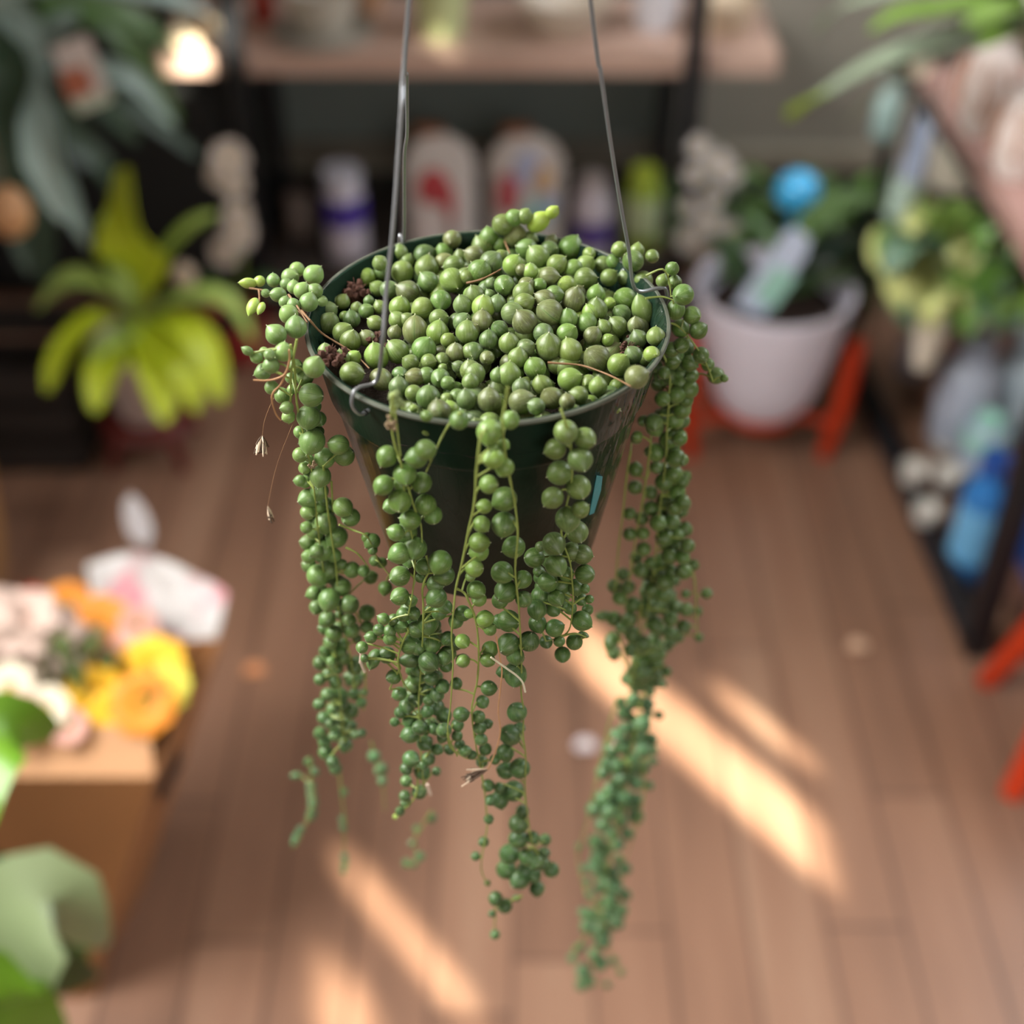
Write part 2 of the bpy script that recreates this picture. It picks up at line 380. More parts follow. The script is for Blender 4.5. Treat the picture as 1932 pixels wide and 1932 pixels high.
# ---- leaf (pearl) positions read off in four magnified views: origin x, origin y, magnification
VW = {'A': (440, 380, 4.2), 'B': (880, 380, 3.864), 'C': (440, 800, 4.2), 'D': (880, 800, 4.025), 'E': (540, 1150, 3.864), 'F': (820, 1200, 3.864), 'G': (500, 1200, 2.415)}
def rd(v, s):
    ox, oy, k = VW[v]; out = []
    for e in s.replace('\n', ' ').split(','):
        e = e.split()
        if len(e) < 3: continue
        t = None; el = 1.0
        for q in e[3:]:
            if q[0] == 'e': el = float(q[1:])
            else: t = float(q)
        out.append((ox+float(e[0])/k, oy+float(e[1])/k, float(e[2])/k, t, el))
    return out
crown = rd('A', '''785 790 55 20,865 795 62 60,705 790 45,740 870 85 20,758 965 88 60,938 935 70 100,885 910 45,870 1040 85 40,930 1105 88 70,730 1185 62 90,
980 845 50 80,1055 870 62 30,1075 790 45,1060 1085 70,860 1240 65,955 1240 62,940 1365 98 0,1135 1230 100 100 e1.12,1170 1410 95 -50,1050 600 80 150,1165 490 64,1172 565 68,
1145 690 65 150,1235 700 75,1165 840 58 120,1125 965 65 150,1320 405 65,1378 470 58 60,1340 560 92 -90,1385 720 95 150,1320 840 88,1500 845 88 -150,1515 430 90 30,1535 530 98 80,
1545 640 85 130,1735 625 102,1645 785 85 -90,1670 400 70 120,1670 480 75 40,1750 510 85 190,1735 300 75,1800 440 60,1830 590 65,1895 430 70,1850 600 60,1890 740 70,1930 560 80,
1820 820 80 110,1630 930 80 10,1620 1040 92 80,1443 1025 104 90 e1.12,1280 1040 60,1300 1190 96 130 e1.05,1512 1170 100 60,1405 1280 70 150,1300 940 70,1380 940 60,
1855 1040 95 90,1820 960 80 60,1760 1200 78 90,1885 1190 75,1700 1100 60,1550 1270 66 0,1655 1250 55,1660 1320 38,1785 1310 52,1640 1400 78,1530 1380 70 180,1440 1395 78,
1320 1370 65,1310 1470 80 90,1430 1520 70,1545 1555 98 85,1880 1340 85,1880 1430 70,1700 1440 60,1850 1570 85 100,1775 1545 65,1690 1570 55,1630 1665 95 100,1720 1650 70,
1790 1735 78 60,1430 1640 35,1530 1700 50,640 1313 88 60''')
crown += rd('B', '''265 170 80 150,345 120 65 40,425 110 60 60,355 250 88 80,525 150 72 35 e1.3,625 80 48 40 e1.2,165 260 70 100,115 330 80 120,245 320 60,465 270 55 -20,60 395 75,440 350 80,
520 405 88 130,605 355 70,180 445 85,250 400 50,340 465 78,95 510 88 60,405 500 48,465 510 60 90,660 460 75 40,600 550 76 0,760 340 92,770 370 40 40,895 380 48,620 290 50 60,
870 460 70 40,780 490 72 210,865 560 80 0,1000 465 70 -90,1040 555 65 40,1115 350 60 200,1075 440 60 130,1215 435 80 150,1160 560 60 120,1245 360 55,1290 575 70 -90,1355 400 52,
1430 580 50,730 610 70,530 610 55,435 610 60,275 610 75,175 600 45,60 690 80 110,170 680 40,415 670 80 60,640 680 70 0,570 720 80 150,780 720 84 75 e1.18,945 680 70 80,
420 740 75 20,225 745 65,125 770 88 90,605 810 100 150,335 815 85 10,740 855 75 100,945 790 85 90,905 810 65,880 885 75 -60,1155 710 85 160,1045 740 45,1283 795 78 108 e1.42,
1130 820 70 140,1235 905 65 100,1100 910 75 130,1000 920 60,1255 1000 65 120,1380 985 70 90,425 880 95,240 930 65,115 875 80 90,30 945 70,160 1010 70,310 1035 78 90,560 960 75,
735 965 80,600 1060 100 90,920 980 70 60,1030 1010 48 40,755 1090 92,950 1145 102 140,1110 1190 85 50,1215 1120 68,50 1095 72 -90,430 1070 70 20,375 1140 75,150 1140 55,
500 1215 82,60 1255 80 -60,230 1270 60,310 1265 90 85,550 1340 75,755 1300 92 20,620 1435 85,960 1350 70 90,890 1320 60,1240 1280 88 20,820 1415 70 160,400 1360 70,400 1460 95 20,
165 1450 90 90,20 1440 65,510 1495 65 160,735 1460 60 100,1350 1115 62''')
lsprig = rd('A', '''120 648 48 180 e1.4,210 632 45 170,318 627 55 90,257 728 36,358 740 62 180 e1.1,452 600 72,505 540 62,637 583 82 45,420 655 50,480 680 55 90,545 708 68 60,650 710 62,
598 800 76 70,410 800 50,478 822 55 110,155 830 54 250 e1.4,220 845 38 250 e1.4,440 895 78 130,497 998 88 90,340 1055 85 135,398 1195 76 80''')
ls = rd('A', '''115 1185 40 150 e1.2,185 1235 52 150,245 1190 40,285 1215 45,300 1300 68 200,235 1355 66 200,240 1340 60,495 1305 60,305 1475 58,390 1540 65 110,425 1635 55 190,438 1705 55,
465 1490 40 100,565 1390 75,618 1535 100,598 1710 98 -95,455 1400 45,640 1313 88 60''')
ls += rd('C', '''625 135 108 -110,530 65 55,835 165 85,880 250 85 20,530 245 62,602 270 36,725 270 85 10,565 350 50,690 415 88 -100,680 530 78 -100,530 450 50 180,570 460 50,595 590 82 200,590 700 62,
680 660 55 90,870 660 82 -40,930 740 78,735 780 92 -90,580 820 50,650 850 75,820 895 92 -130,590 940 65 170,720 995 88 -100,600 1050 60,600 1120 60,670 1200 90,760 1150 88 -120,
940 1155 68,860 1110 45,1035 1165 50,1090 1215 58 20,640 1340 62 200,660 1450 60,760 1390 88 -100 e1.1,860 1290 78,745 1545 70,920 1430 80,720 1620 50,915 1560 60,1060 1495 68,
800 1660 72,940 1630 68,785 1745 65,840 1790 60,1060 1610 55,870 1860 60,690 1890 60,750 1840 55,980 1890 60,980 1700 40,800 1040 60,660 1010 60,830 1250 60''')
ls += rd('E', '''305 65 60,350 175 62,475 150 60,460 75 50,325 240 55,245 390 45,275 300 40,415 350 52,375 435 40,500 420 60,505 510 60,400 300 45,245 510 45,330 380 40,360 530 50,390 630 68,
500 615 48,240 690 45,340 720 50,470 740 60,550 680 40,275 790 50,375 800 45,320 830 45,245 900 48,355 920 45,480 850 40,550 900 35,505 910 35,435 990 52,280 960 50,290 1040 58,
340 1110 50,360 1160 48,300 620 50,310 470 50,420 250 45,440 880 30,400 700 50,560 480 30,570 600 30''')
tails = rd('E', '''640 1070 48,690 1165 50,700 1250 36,165 1110 35,205 1180 35,70 1210 32 180 e1.3,180 1290 38,185 1350 38,195 1410 38,190 1480 38,180 1510 35,100 1610 30 60 e1.3,70 1665 30,60 1700 24,
420 1330 30,410 1530 28,415 1590 28,425 1800 28,430 1850 28,420 1900 24,1060 1520 36,955 1600 30,920 1705 28,975 1800 35,880 1850 35,935 1860 25''')
sidebits = rd('C', '''1100 930 68,1105 1000 40,1120 1085 45,1175 1100 45,1205 1300 58 -100,1060 900 45''')
f1 = rd('C', '''1220 255 88 -120,1190 485 85 -130,1250 650 65 200,1320 610 96,1330 480 60,1360 395 95 -80,1525 205 88,1455 265 90 190,1490 465 88 -100,1525 640 88 -95,1580 720 80,1405 760 85 170,
1370 860 92,1290 860 70 160,1440 985 98 -100,1320 1025 92 205,1390 1080 60,1640 1095 98,1510 1130 70,1670 1200 88 190,1480 1220 40,1320 1205 84 200,1320 1365 76,1405 1400 55,
1600 1270 70,1610 1375 85,1350 1510 60,1190 1545 50 150,1270 1550 50,1155 1630 50,1240 1640 55,1240 1700 55,1330 1600 60,1090 1690 50 170,1020 1770 50,1040 1850 30,1120 1850 60 250 e1.2,
1215 1830 72 180,1400 1750 82 0,1450 1625 72,1540 1580 88 -80,1570 1740 82 -90,1630 1500 60,1410 1870 74 180 e1.25,1550 1880 85,1700 1700 60,1700 1820 70,1760 1740 60,1820 1500 68 0,
1820 1875 58,1765 1560 62,1680 1450 60,1560 1480 50,1430 1500 55''')
f1 += rd('E', '''1060 500 58,1035 400 70 -110,960 440 50,1030 585 55,825 615 55 200,785 490 58 190,940 660 58,880 700 60 -80,1140 560 55,1100 620 55 -90,1150 350 60,1165 410 50,1095 710 60,1150 770 60,
1030 740 50,830 750 45,790 820 36,900 810 55,975 860 60,905 910 70 190,1010 975 60,1075 865 45,910 1090 65,1035 1090 52,875 1160 48,990 1180 62,875 1250 45,970 1330 56 20,865 1360 45,
870 1410 40,830 1470 36,795 1510 20,1140 930 45,1095 1180 35,1100 1020 45,1190 1020 42,1040 660 45,1180 210 55,960 280 60,1000 1130 40,570 360 30,635 370 56 250 e1.2,620 200 45''')
f3 = rd('D', '''175 60 100 -100,285 155 45,205 180 38,205 260 85 200,290 330 75,170 458 75,135 625 60,115 760 68,95 900 80 0,95 970 76 190,60 1095 72 0,75 1260 75 -30,95 1330 60,30 1160 40,
140 1480 68 10,180 1560 50,180 1710 65,160 1790 60,20 1440 40,-30 1650 60''')
f3 += rd('E', '''1290 375 50,1240 540 46 80,1275 765 60 10,1250 840 48,1150 880 58,1245 920 42,1265 985 40,1305 1030 45 20,1355 1060 36 20''')
f3 += rd('F', '''395 380 60 0,350 480 50 -60,320 590 50,330 670 50,385 640 40 20,340 755 48,370 825 48 60,345 915 45,440 900 40,390 1090 48,410 1195 45,395 1335 38,358 1500 40,300 1605 35 180,385 1800 24 -40''')
f3 += rd('G', '''1050 1195 33,1092 1230 35 45,1035 1265 18,1048 1360 24,1145 1195 18 30 e1.4''')
f3b = rd('D', '''330 -30 75,290 570 98 -150,285 762 98 -100,360 935 88 200,272 1128 88,428 1180 72,300 1270 92,255 1340 65,435 1330 65,320 1495 90,250 1500 60,320 1675 90,475 1650 82,370 1760 70,370 1890 88''')
f3b += rd('F', '''590 290 84 -100,500 260 50,595 160 60,600 555 75,555 720 84,620 670 45,515 850 66,520 980 68,620 965 78 190,470 1105 40,575 1130 80,475 1190 68,640 1280 50 90,640 1290 44 90 e1.3,612 1370 75,
610 1480 75,545 1590 78 150,680 1610 70,520 1700 75 150,620 1770 80,740 1650 60,770 1600 50,715 1470 50,805 1485 45,800 1580 45,850 1705 60,790 1660 55,745 1840 58 -90,720 1740 60,660 1700 60''')
f4 = rd('D', '''755 60 95 -80,900 110 88 -30,675 190 85 200,865 270 98 -70,708 370 98 200,850 480 98 -70,655 560 88 -135,865 650 70 30,770 720 98 -90,840 820 90 -70,665 910 92 -60,515 1015 80 180,800 970 78 0,
880 990 80 -10,560 930 40,680 1075 88 -60,550 1120 46 0,620 1200 80,720 1220 78,900 1140 78,830 1240 65 -80,900 1250 40,563 1305 75 -100,685 1320 68,535 1410 75 -90,660 1410 58 -45,
788 1398 52,870 1330 52 -60,935 1330 35,920 1410 45,875 1495 82 -30,540 1515 72,670 1550 72 20,605 1655 52,705 1650 46,820 1655 65,730 1750 62 -90,890 1600 32 -20 e1.4,760 1140 60''')
rs = rd('B', '''1500 490 52,1520 590 52,1525 790 70 80 e1.1,1580 680 80,1645 830 68,1560 925 68 -60,1690 940 68 30,1565 1050 60,1495 1080 60 0,1500 1170 60 0,1710 1120 62,1625 1180 65,1820 1270 65 -30,
1400 1330 60,1430 1440 60,1530 1410 66 0,1560 1320 75,1570 1520 68,1365 1610 68,1510 1600 75,1620 1370 75,1475 1740 72,1550 1710 60,1290 1600 45,1245 1710 40,1440 1560 60,1600 1450 55,
1640 1270 55,1760 1190 50,1880 1290 30,1440 1250 50''')
rs += rd('D', '''1290 110 45,1285 345 58,1280 480 58,1240 680 50,1240 835 55,1190 1140 50,1120 1230 55,1225 1240 58,1160 1320 55,1430 20 75,1530 120 70 -90,1620 110 60,1440 215 75,1390 210 45,1590 260 78,
1640 270 50,1440 330 50,1570 380 75,1500 440 72 10,1640 440 50,1600 515 65,1400 520 55,1510 580 68 0,1640 590 60,1400 640 62,1580 640 60,1330 720 55,1455 750 68,1560 740 65,1660 800 60,
1340 830 52,1505 865 75,1600 850 60,1680 925 58,1345 950 58,1540 1000 62,1640 1010 60,1725 1070 45,1290 1010 50,1490 1040 70,1325 1110 65,1450 1150 70,1650 1120 65,1500 1200 70,
1490 1290 70,1590 1390 58,1665 1290 35,1825 1285 45 0,1260 1370 65,1360 1420 60,1440 1380 60,1670 1410 55,1240 1480 60,1120 1480 60,1040 1460 50 180 e1.5,1430 1520 68,1550 1480 60,
1260 1600 65,1650 1540 55,1550 1590 60,1340 1670 65,1610 1620 45,1240 1720 50,1100 1650 60 250 e1.3,1120 1740 56,1420 1740 70,1530 1690 40,1320 1800 70,1440 1820 60,1350 1890 65,1520 1880 40,
1760 1420 35,1765 1620 35,1180 1550 50,1400 1260 55,1560 1120 50,1400 1050 50,1580 930 50''')
rs2 = rd('G', '''1720 60 40,1780 40 38,1850 20 30,1700 20 35,1760 100 40,1720 130 40,1830 160 20,1735 210 45,1650 195 30,1810 220 20,1790 170 28,1680 290 35,1740 310 35,1640 350 35,1620 300 25,
1795 360 22 -50,1720 400 40,1600 450 30,1700 450 45,1760 470 30,1640 500 40,1580 520 35,1720 520 38,1770 520 22,1600 590 38,1660 580 38,1720 600 35,1770 570 20,1540 620 35,1620 650 38,
1690 670 35,1750 680 22 -50,1580 700 38,1540 740 38,1640 730 35,1690 750 35,1500 790 38,1570 800 38,1690 820 38,1620 840 35,1540 860 40,1580 900 35,1650 900 30,1510 940 38,1550 970 38,
1610 950 30,1520 1010 40,1500 1050 35,1580 1080 35,1640 1060 30,1560 1130 38,1600 1150 35,1640 1180 30,1570 1210 38,1620 1250 35,1600 1300 38,1540 1290 30,1470 1320 35,1520 1340 38,
1540 1390 38,1490 1270 30,1500 1450 30,1530 1490 35,1430 1420 24 200 e1.4,1400 1470 22,1450 1530 35,1470 1570 35,1440 1590 28,1590 1480 22,1620 1530 18,1560 1590 18,1450 1260 24,
1480 1180 20,1470 1120 20,1450 1060 18,1430 960 16,1680 560 30,1600 760 34,1660 640 32,1640 420 30,1560 580 30''')
def poly(s): return [tuple(float(a) for a in q.split()) for q in s.split(',')]
# strand: leaves, distance of its vertical plane, stems in photo pixels, base colour
OLIVE, GREEN, DEEP, PALE, DUSK = s2l('5f7233'), s2l('56742e'), s2l('38592c'), s2l('7c975a'), s2l('5d6238')
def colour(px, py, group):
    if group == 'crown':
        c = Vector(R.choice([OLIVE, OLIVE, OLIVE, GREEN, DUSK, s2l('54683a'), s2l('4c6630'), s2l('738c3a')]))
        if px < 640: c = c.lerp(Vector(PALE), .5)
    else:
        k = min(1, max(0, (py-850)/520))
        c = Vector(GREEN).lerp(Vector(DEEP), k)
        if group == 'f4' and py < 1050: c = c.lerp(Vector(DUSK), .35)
        if group in ('ls', 'lsprig'): c = c.lerp(Vector(PALE), .6*max(0, 1-(py-560)/700))  # left leaves paler: own tone plus light from the left put into colour
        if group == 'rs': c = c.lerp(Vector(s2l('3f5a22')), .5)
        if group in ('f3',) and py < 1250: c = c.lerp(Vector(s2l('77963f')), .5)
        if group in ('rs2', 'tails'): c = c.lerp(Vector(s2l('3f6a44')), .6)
    f = R.uniform(.72, 1.15); h = R.uniform(-.06, .06)
    return (max(0, c.x*f*(1+h)), c.y*f, max(0, c.z*f*(1-h)))
LIME = s2l('a9bf45')
groups = [
 ('crown', crown, None, ['569 590,585 608,607 632,642 654,670 672,697 699', '1033 688,1060 690,1100 694,1150 712,1190 733', '880 538,905 532,925 523,945 512', '950 452,956 468,962 482', '545 560,560 580,580 612']),
 ('lsprig', lsprig, None, ['470 540,490 543,510 548,540 562,569 590', '488 543,489 560,486 580']),
 ('ls', ls, YC-.036, ['548 650,556 690,560 760,575 830,590 900,600 1000,612 1090,625 1180,640 1300,650 1400', '625 907,627 940,628 965', '610 880,618 960,635 1080,638 1145,650 1195,662 1240,668 1300', '652 1130,661 1160,680 1175', '666 1145,680 1172,690 1182', '688 1255,690 1300,686 1340', '560 640,550 700,548 760,545 800']),
 ('tails', tails, YC+.02, ['584 1430,588 1480,590 1520,566 1580,552 1600', '640 1460,648 1530,650 1580,648 1650', '815 1530,795 1560,780 1590,792 1620,770 1632', '700 1400,712 1440,722 1480,726 1530']),
 ('sidebits', sidebits, YC-.045, ['640 990,665 1000,690 1010,702 1030,715 1060,735 1085', '652 1033,675 1045,695 1070']),
 ('f1', f1, YC-.082, ['741 745,739 775,738 800,745 840,757 875,763 930,775 1000,783 1057,778 1121,770 1160', '743 765,748 800,756 860', '870 778,848 800,833 825,823 848,804 890', '769 917,783 962,794 990,797 1040', '804 1048,809 1074,797 1110,799 1155,795 1250,790 1330,795 1430,800 1490', '771 1190,757 1218,751 1250,760 1285,775 1306', '755 1260,735 1300', '810 1420,790 1450,785 1500,760 1530,748 1545']),
 ('f3', f3, YC-.090, ['907 815,903 850,899 887,895 949,884 1000,872 1060,860 1110,856 1150,852 1200,855 1250,850 1331,845 1383,863 1427', '860 1110,875 1118,882 1130,897 1168,903 1222,901 1280,895 1310,890 1345,897 1400,905 1440,915 1500,919 1560,912 1600,908 1640,920 1670', '935 1690,935 1720,932 1760', '845 1383,850 1410,880 1430,905 1432', '985 1690,960 1702,940 1716']),
 ('f3b', f3b, YC-.086, ['958 730,953 765,948 790,952 850,964 912,972 954,977 1011,972 1073,979 1148,984 1247,983 1303,988 1342,987 1386,992 1428,991 1497,1000 1570,1005 1600']),
 ('f4', f4, YC-.080, ['1058 770,1066 795,1076 832,1079 894,1072 939,1059 1004,1076 1063,1079 1093,1081 1128,1076 1182,1061 1200,1030 1210', '1061 1200,1085 1195,1105 1202']),
 ('rs', rs, YC+.012, ['1247 659,1263 703,1262 755,1258 815,1256 870,1245 960,1235 1060,1225 1130,1212 1200', '1190 850,1182 900,1175 970,1168 1023,1163 1080,1161 1125,1175 1145', '1228 835,1215 930,1200 1010,1190 1080,1180 1140', '1219 520,1250 508,1262 530,1266 560', '1218 563,1248 560,1270 566', '1240 616,1268 610,1290 625,1310 650,1330 680,1345 720', '1310 1090,1313 1130,1316 1200', '1211 1140,1200 1240,1190 1300', '1161 1180,1178 1230,1190 1280']),
 ('rs2', rs2, YC+.03, ['1212 1200,1215 1280,1205 1350,1190 1420,1175 1520,1150 1620,1140 1700,1120 1800,1105 1860', '1160 1330,1145 1380,1130 1450,1105 1560,1090 1620,1108 1700', '1200 1400,1215 1480,1200 1560,1175 1640,1170 1720', '1110 1760,1085 1790,1070 1810', '1140 1780,1160 1810,1170 1840']),
]
stemm = mat('green_stem', '7f8d45', .5, .15, 200); woodstem = mat('brown_stem', '7a5a3c', .7, .3, 300); petm = mat('leaf_stalk', '86983f', .5, .1, 200)
recs = []
def wpos(px, py, Y): return crown_pt(px, py) if Y is None else atY(px, py, Y)
parts = {}
for gi, (g, data, Y, stems) in enumerate(groups):
    b = MB(); S = []
    for si, st in enumerate(stems):
        pp = poly(st)
        if g == 'lsprig': P = [crown_pt(*q) + Vector((0, 0, -.001)) for q in pp]
        elif Y is None: P = [crown_pt(*q) + Vector((0, 0, .001)) for q in pp]
        else: P = [atY(q[0], q[1], Y - {'f3': .006, 'f3b': .003}.get(g, 0)*(si == 0) + R.uniform(-.0015, .0015)) for q in pp]
        P = smooth(P, 4); S += P
        k = len(P); rr = [.00052*(1-.45*i/(k-1))*(1+.12*math.sin(i*1.7)) for i in range(k)]
        b.tube(P, rr, 7, m=(1 if Y is None else 0))
    for px, py, r, t, el in data:
        p = wpos(px, py, Y); d = depth(p); rw = r*d/FPX
        if Y is not None:
            off = R.uniform(-.004, .004) - min(.004, rw*.5) + .004
            if g in ('rs', 'rs2', 'ls'): off += R.uniform(-.005, .007)
            p = atY(px, py, Y+off); rw = r*depth(p)/FPX
        if t is None:
            a = R.uniform(0, 2*math.pi); ax = TOW*R.uniform(.2, 1) + (RIGHT*math.cos(a)+UP*math.sin(a))*.8 + (UP*.5 if Y is None else -UP*.3)
        else:
            a = math.radians(t); ax = RIGHT*math.cos(a)+UP*math.sin(a)+TOW*(.3 if R.random() < .6 else .7)
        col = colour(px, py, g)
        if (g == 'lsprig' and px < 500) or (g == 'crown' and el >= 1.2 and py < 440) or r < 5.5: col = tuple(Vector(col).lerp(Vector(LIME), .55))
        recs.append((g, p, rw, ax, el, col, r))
        if Y is not None and S:                      # a short stalk from the nearest bit of stem
            q = min(S, key=lambda s_: (s_-p).length)
            if (q-p).length < .022 and (q-p).length > rw*.9:
                e = p - ax.normalized()*rw*.9; b.tube(smooth([q, (q+e)/2+Vector((0, 0, .0008)), e], 3), .00042, 5)
    nm = 'stem_tangle' if g == 'crown' else 'trailing_strand'
    o = b.build(nm, [stemm, woodstem], plant); parts[g] = o
# leaves deeper in the tangle, between and behind those read off
def extra(g, n, gen):
    for _ in range(n):
        p, rw = gen(); a = R.uniform(0, 6.28)
        recs.append((g, p, rw, TOW*.5+RIGHT*math.cos(a)+UP*math.sin(a), 1, tuple(v*.9 for v in colour(900, 1150, g)), 0))
def g_crown():
    while True:
        x, y = R.uniform(-1, 1), R.uniform(-1, 1)
        if x*x+y*y < .80 and not (x < -.45 and y > -.75): break
    X, Yy = XC+x*RR, YC+y*RR; return Vector((X, Yy, dome(X, Yy)-R.uniform(.0055, .010))), R.uniform(.0034, .0052)
def g_line(pts, Y, sx, ry):
    P = poly(pts)
    def f():
        t = R.uniform(0, len(P)-1.001); i = int(t); k = t-i
        x = P[i][0]*(1-k)+P[i+1][0]*k + R.uniform(-sx, sx); y = P[i][1]*(1-k)+P[i+1][1]*k
        p = atY(x, y, Y+R.uniform(.003, .012)); return p, R.uniform(*ry)
    return f
extra('crown', 260, g_crown)
extra('rs', 110, g_line('1265 640,1270 800,1262 930,1250 1050,1235 1150,1215 1260,1212 1290', YC+.016, 30, (.0026, .0040)))
extra('rs2', 90, g_line('1210 1250,1205 1330,1190 1420,1170 1520,1150 1600,1150 1700,1130 1780', YC+.034, 22, (.0024, .0037)))
extra('ls', 70, g_line('575 760,590 850,600 960,620 1080,640 1200,640 1300,645 1400', YC-.03, 22, (.0024, .0038)))
extra('f1', 55, g_line('790 1150,800 1220,800 1300,800 1400', YC-.076, 28, (.0024, .0038)))
extra('f4', 14, g_line('1040 1040,1040 1110,1050 1150', YC-.07, 30, (.003, .0042)))
big = set(sorted(range(len(recs)), key=lambda i: -recs[i][6])[:100])
rest = {}
for i, (g, p, rw, ax, el, col, r) in enumerate(recs):
    kw = dict(el=el, spin=R.uniform(0, 6.28), tipl=R.uniform(.12, .26)*(1.3 if el > 1.15 else 1), squash=R.uniform(.94, 1) if el < 1.2 else .78)
    if i in big:
        q = PB(); q.pearl(p, rw, ax, col, **kw); q.build('pearl_leaf', parts[g])
    else:
        rest.setdefault(g, PB()).pearl(p, rw, ax, col, **kw)
for g, q in rest.items(): q.build('pearl_leaves', parts[g], kind='stuff')
# dried bits
def dried(c, d, n, ln, w_, name, cols, parent):
    b = MB(); d = Vector(d).normalized()
    for i in range(n):
        s_ = Vector((R.gauss(0, 1), R.gauss(0, 1), R.gauss(0, 1)))*w_
        b.tube([c, c+d*ln*.4+s_*.5, c+d*ln*R.uniform(.75, 1.1)+s_], [.0002, .00045, .00025], 5, m=i % 2)
    for i in range(5):
        b.ball(c+d*ln*R.uniform(.6, 1)+Vector((R.gauss(0, 1), R.gauss(0, 1), R.gauss(0, 1)))*w_*.6, .0006, 6, 4, m=1)
    return b.build(name, [mat('dry_petal', cols[0], .8, .3, 600), mat('dry_petal_dark', cols[1], .8, .3, 600)], parent)
tan = ('cdb8a0', '4a3728')
c = atY(921, 1451, YC-.093); dried(c, RIGHT*-1-UP*.45, 26, .0115, .0013, 'dried_flower', tan, plant)
P = [atY(x, y, YC-.0935) for x, y in poly('936 1200,942 1235,947 1265,944 1300,940 1342,944 1381,934 1420,921 1451')]
MB().tube(smooth(P), .00035, 5).build('dried_stalk', mat('dry_stalk', 'b98d66', .7, .2, 200), plant)
P = [atY(x, y, YC-.094) for x, y in poly('926 1240,957 1262,975 1275,986 1288,991 1306')]
MB().tube(smooth(P), .00045, 5).build('bare_twig', mat('pale_twig', 'd8d2b8', .6, .1, 200), plant, label='pale bare twig')
c = atY(495, 822, YC-.03); fl = dried(c, -UP, 46, .0068, .0013, 'dried_flower', tan, plant)
c2 = atY(505, 955, YC-.03); dried(c2, -UP+RIGHT*.2, 18, .0065, .0007, 'dried_flower', tan, plant)
P = [atY(x, y, YC-.034) for x, y in poly('548 718,520 745,500 790,495 822')]
MB().tube(smooth(P), .00004, 4).build('dried_stalk', mat('dry_stalk', ''), plant)
P = [atY(x, y, YC-.034) for x, y in poly('528 860,515 905,505 955')]; P = [atY(552, 800, YC-.034)]+P
MB().tube(smooth(P), .00004, 4).build('dried_stalk', mat('dry_stalk', ''), plant)
P = [atY(x, y, YC-.046) for x, y in poly('478 717,500 718,520 715,538 705,546 680,545 660')]
b = MB(); b.tube(smooth(P), .0004, 5); P = [atY(x, y, YC-.046) for x, y in poly('541 700,530 725,516 740,513 755,520 780,530 793')]; b.tube(smooth(P), .0004, 5)
b.build('root_tendril', mat('tendril', 'a07650', .7, .2, 300), plant)
b = MB(); c = atY(747, 758, YC-.078)
for i in range(14): b.ball(c+Vector((R.gauss(0, .0012), R.gauss(0, .0012), R.gauss(0, .0012))), .0014, 8, 6, bump=.5, seed=i)
b.build('flower_bud', mat('dry_bud', '7c8a58', .9, .35, 700), plant)
b = MB(); c = atY(737, 802, YC-.086)
for i in range(12): b.ball(c+Vector((R.gauss(0, .0009), R.gauss(0, .0009), R.gauss(0, .0014))), .0009, 7, 5, bump=.6, seed=i)
b.build('dried_bud', mat('dry_bud_brown', '7d6a50', .9, .5, 700), plant)
b = MB(); c = atY(590, 880, YC-.046)
for i in range(9): b.ball(c+Vector((R.gauss(0, .0012), 0, R.gauss(0, .0008))), .0007, 6, 5, bump=.6, seed=i)
b.build('dried_bud', mat('dry_bud_brown', ''), plant)
for q in ('684 1215,680 1250,688 1268', '806 1480,812 1500', '1160 1395,1156 1410'):
    P = [atY(x, y, YC-.07 if q[0] != '1' else YC+.03) for x, y in poly(q)]
    MB().tube(P, .0007, 5).build('withered_tip', mat('withered', 'd9c3b0', .8, .2, 300), plant)
# hanger
wirem = mat('galvanised_wire', '8e9094', .38, .1, 200, metal=.75)
HOOK = Vector((XC+.004, YC+.01, 1.66))
def wire(pts, r=.00085): return MB().tube(smooth(pts, 6), r, 8).build('hanger_wire', wirem, plant)
def rimpt(a, r=RR, z=0): return Vector((XC+r*math.cos(a), YC+r*math.sin(a), ZR+z))
def near_rim(px, py): q = atZ(px, py, ZR); return math.atan2(q.y-YC, q.x-XC)
a1 = near_rim(692, 740); 
def loop(a): return [rimpt(a, RR-.004, .001), rimpt(a, RR-.0015, .0042), rimpt(a, RR+.0022, .0036), rimpt(a, RR+.0035, -.002), rimpt(a+.02, RR+.001, -.0068), rimpt(a+.03, RR-.004, -.0065)]
la = loop(a1)
m1 = atY(728, 560, YC-.05); m2 = atY(743, 410, YC-.04); m3 = atY(757, 210, YC-.025); m4 = atY(772, 0, YC-.01)
wire([la[5], la[4], la[3], la[2], la[1], atY(712, 715, la[0].y+.002), atY(722, 640, YC-.058), m1, m2, m3, m4, HOOK])
a2 = near_rim(1240, 560); lb = loop(a2)
wire([lb[5], lb[4], lb[3], lb[2], lb[1], atY(1198, 545, YC+.012), atY(1186, 470, YC+.012), atY(1168, 370, YC+.012), atY(1150, 255, YC+.012), atY(1134, 140, YC+.012), atY(1112, -20, YC+.012), HOOK])
a3 = near_rim(762, 462); lc = loop(a3)
wire([lc[5], lc[4], lc[3], lc[2], lc[1], atY(763, 300, YC+.05), atY(768, 250, YC+.045), atY(768, 150, YC+.04), atY(772, 0, YC+.03), HOOK])
b = MB(); b.tube(smooth([HOOK+Vector((0, 0, -.006)), HOOK+Vector((.008, 0, 0)), HOOK+Vector((.004, 0, .012)), HOOK+Vector((0, 0, .03)), HOOK+Vector((0, 0, .2)), Vector((HOOK.x, HOOK.y, ZC))]), .0016, 8); b.build('ceiling_hook', wirem, plant)
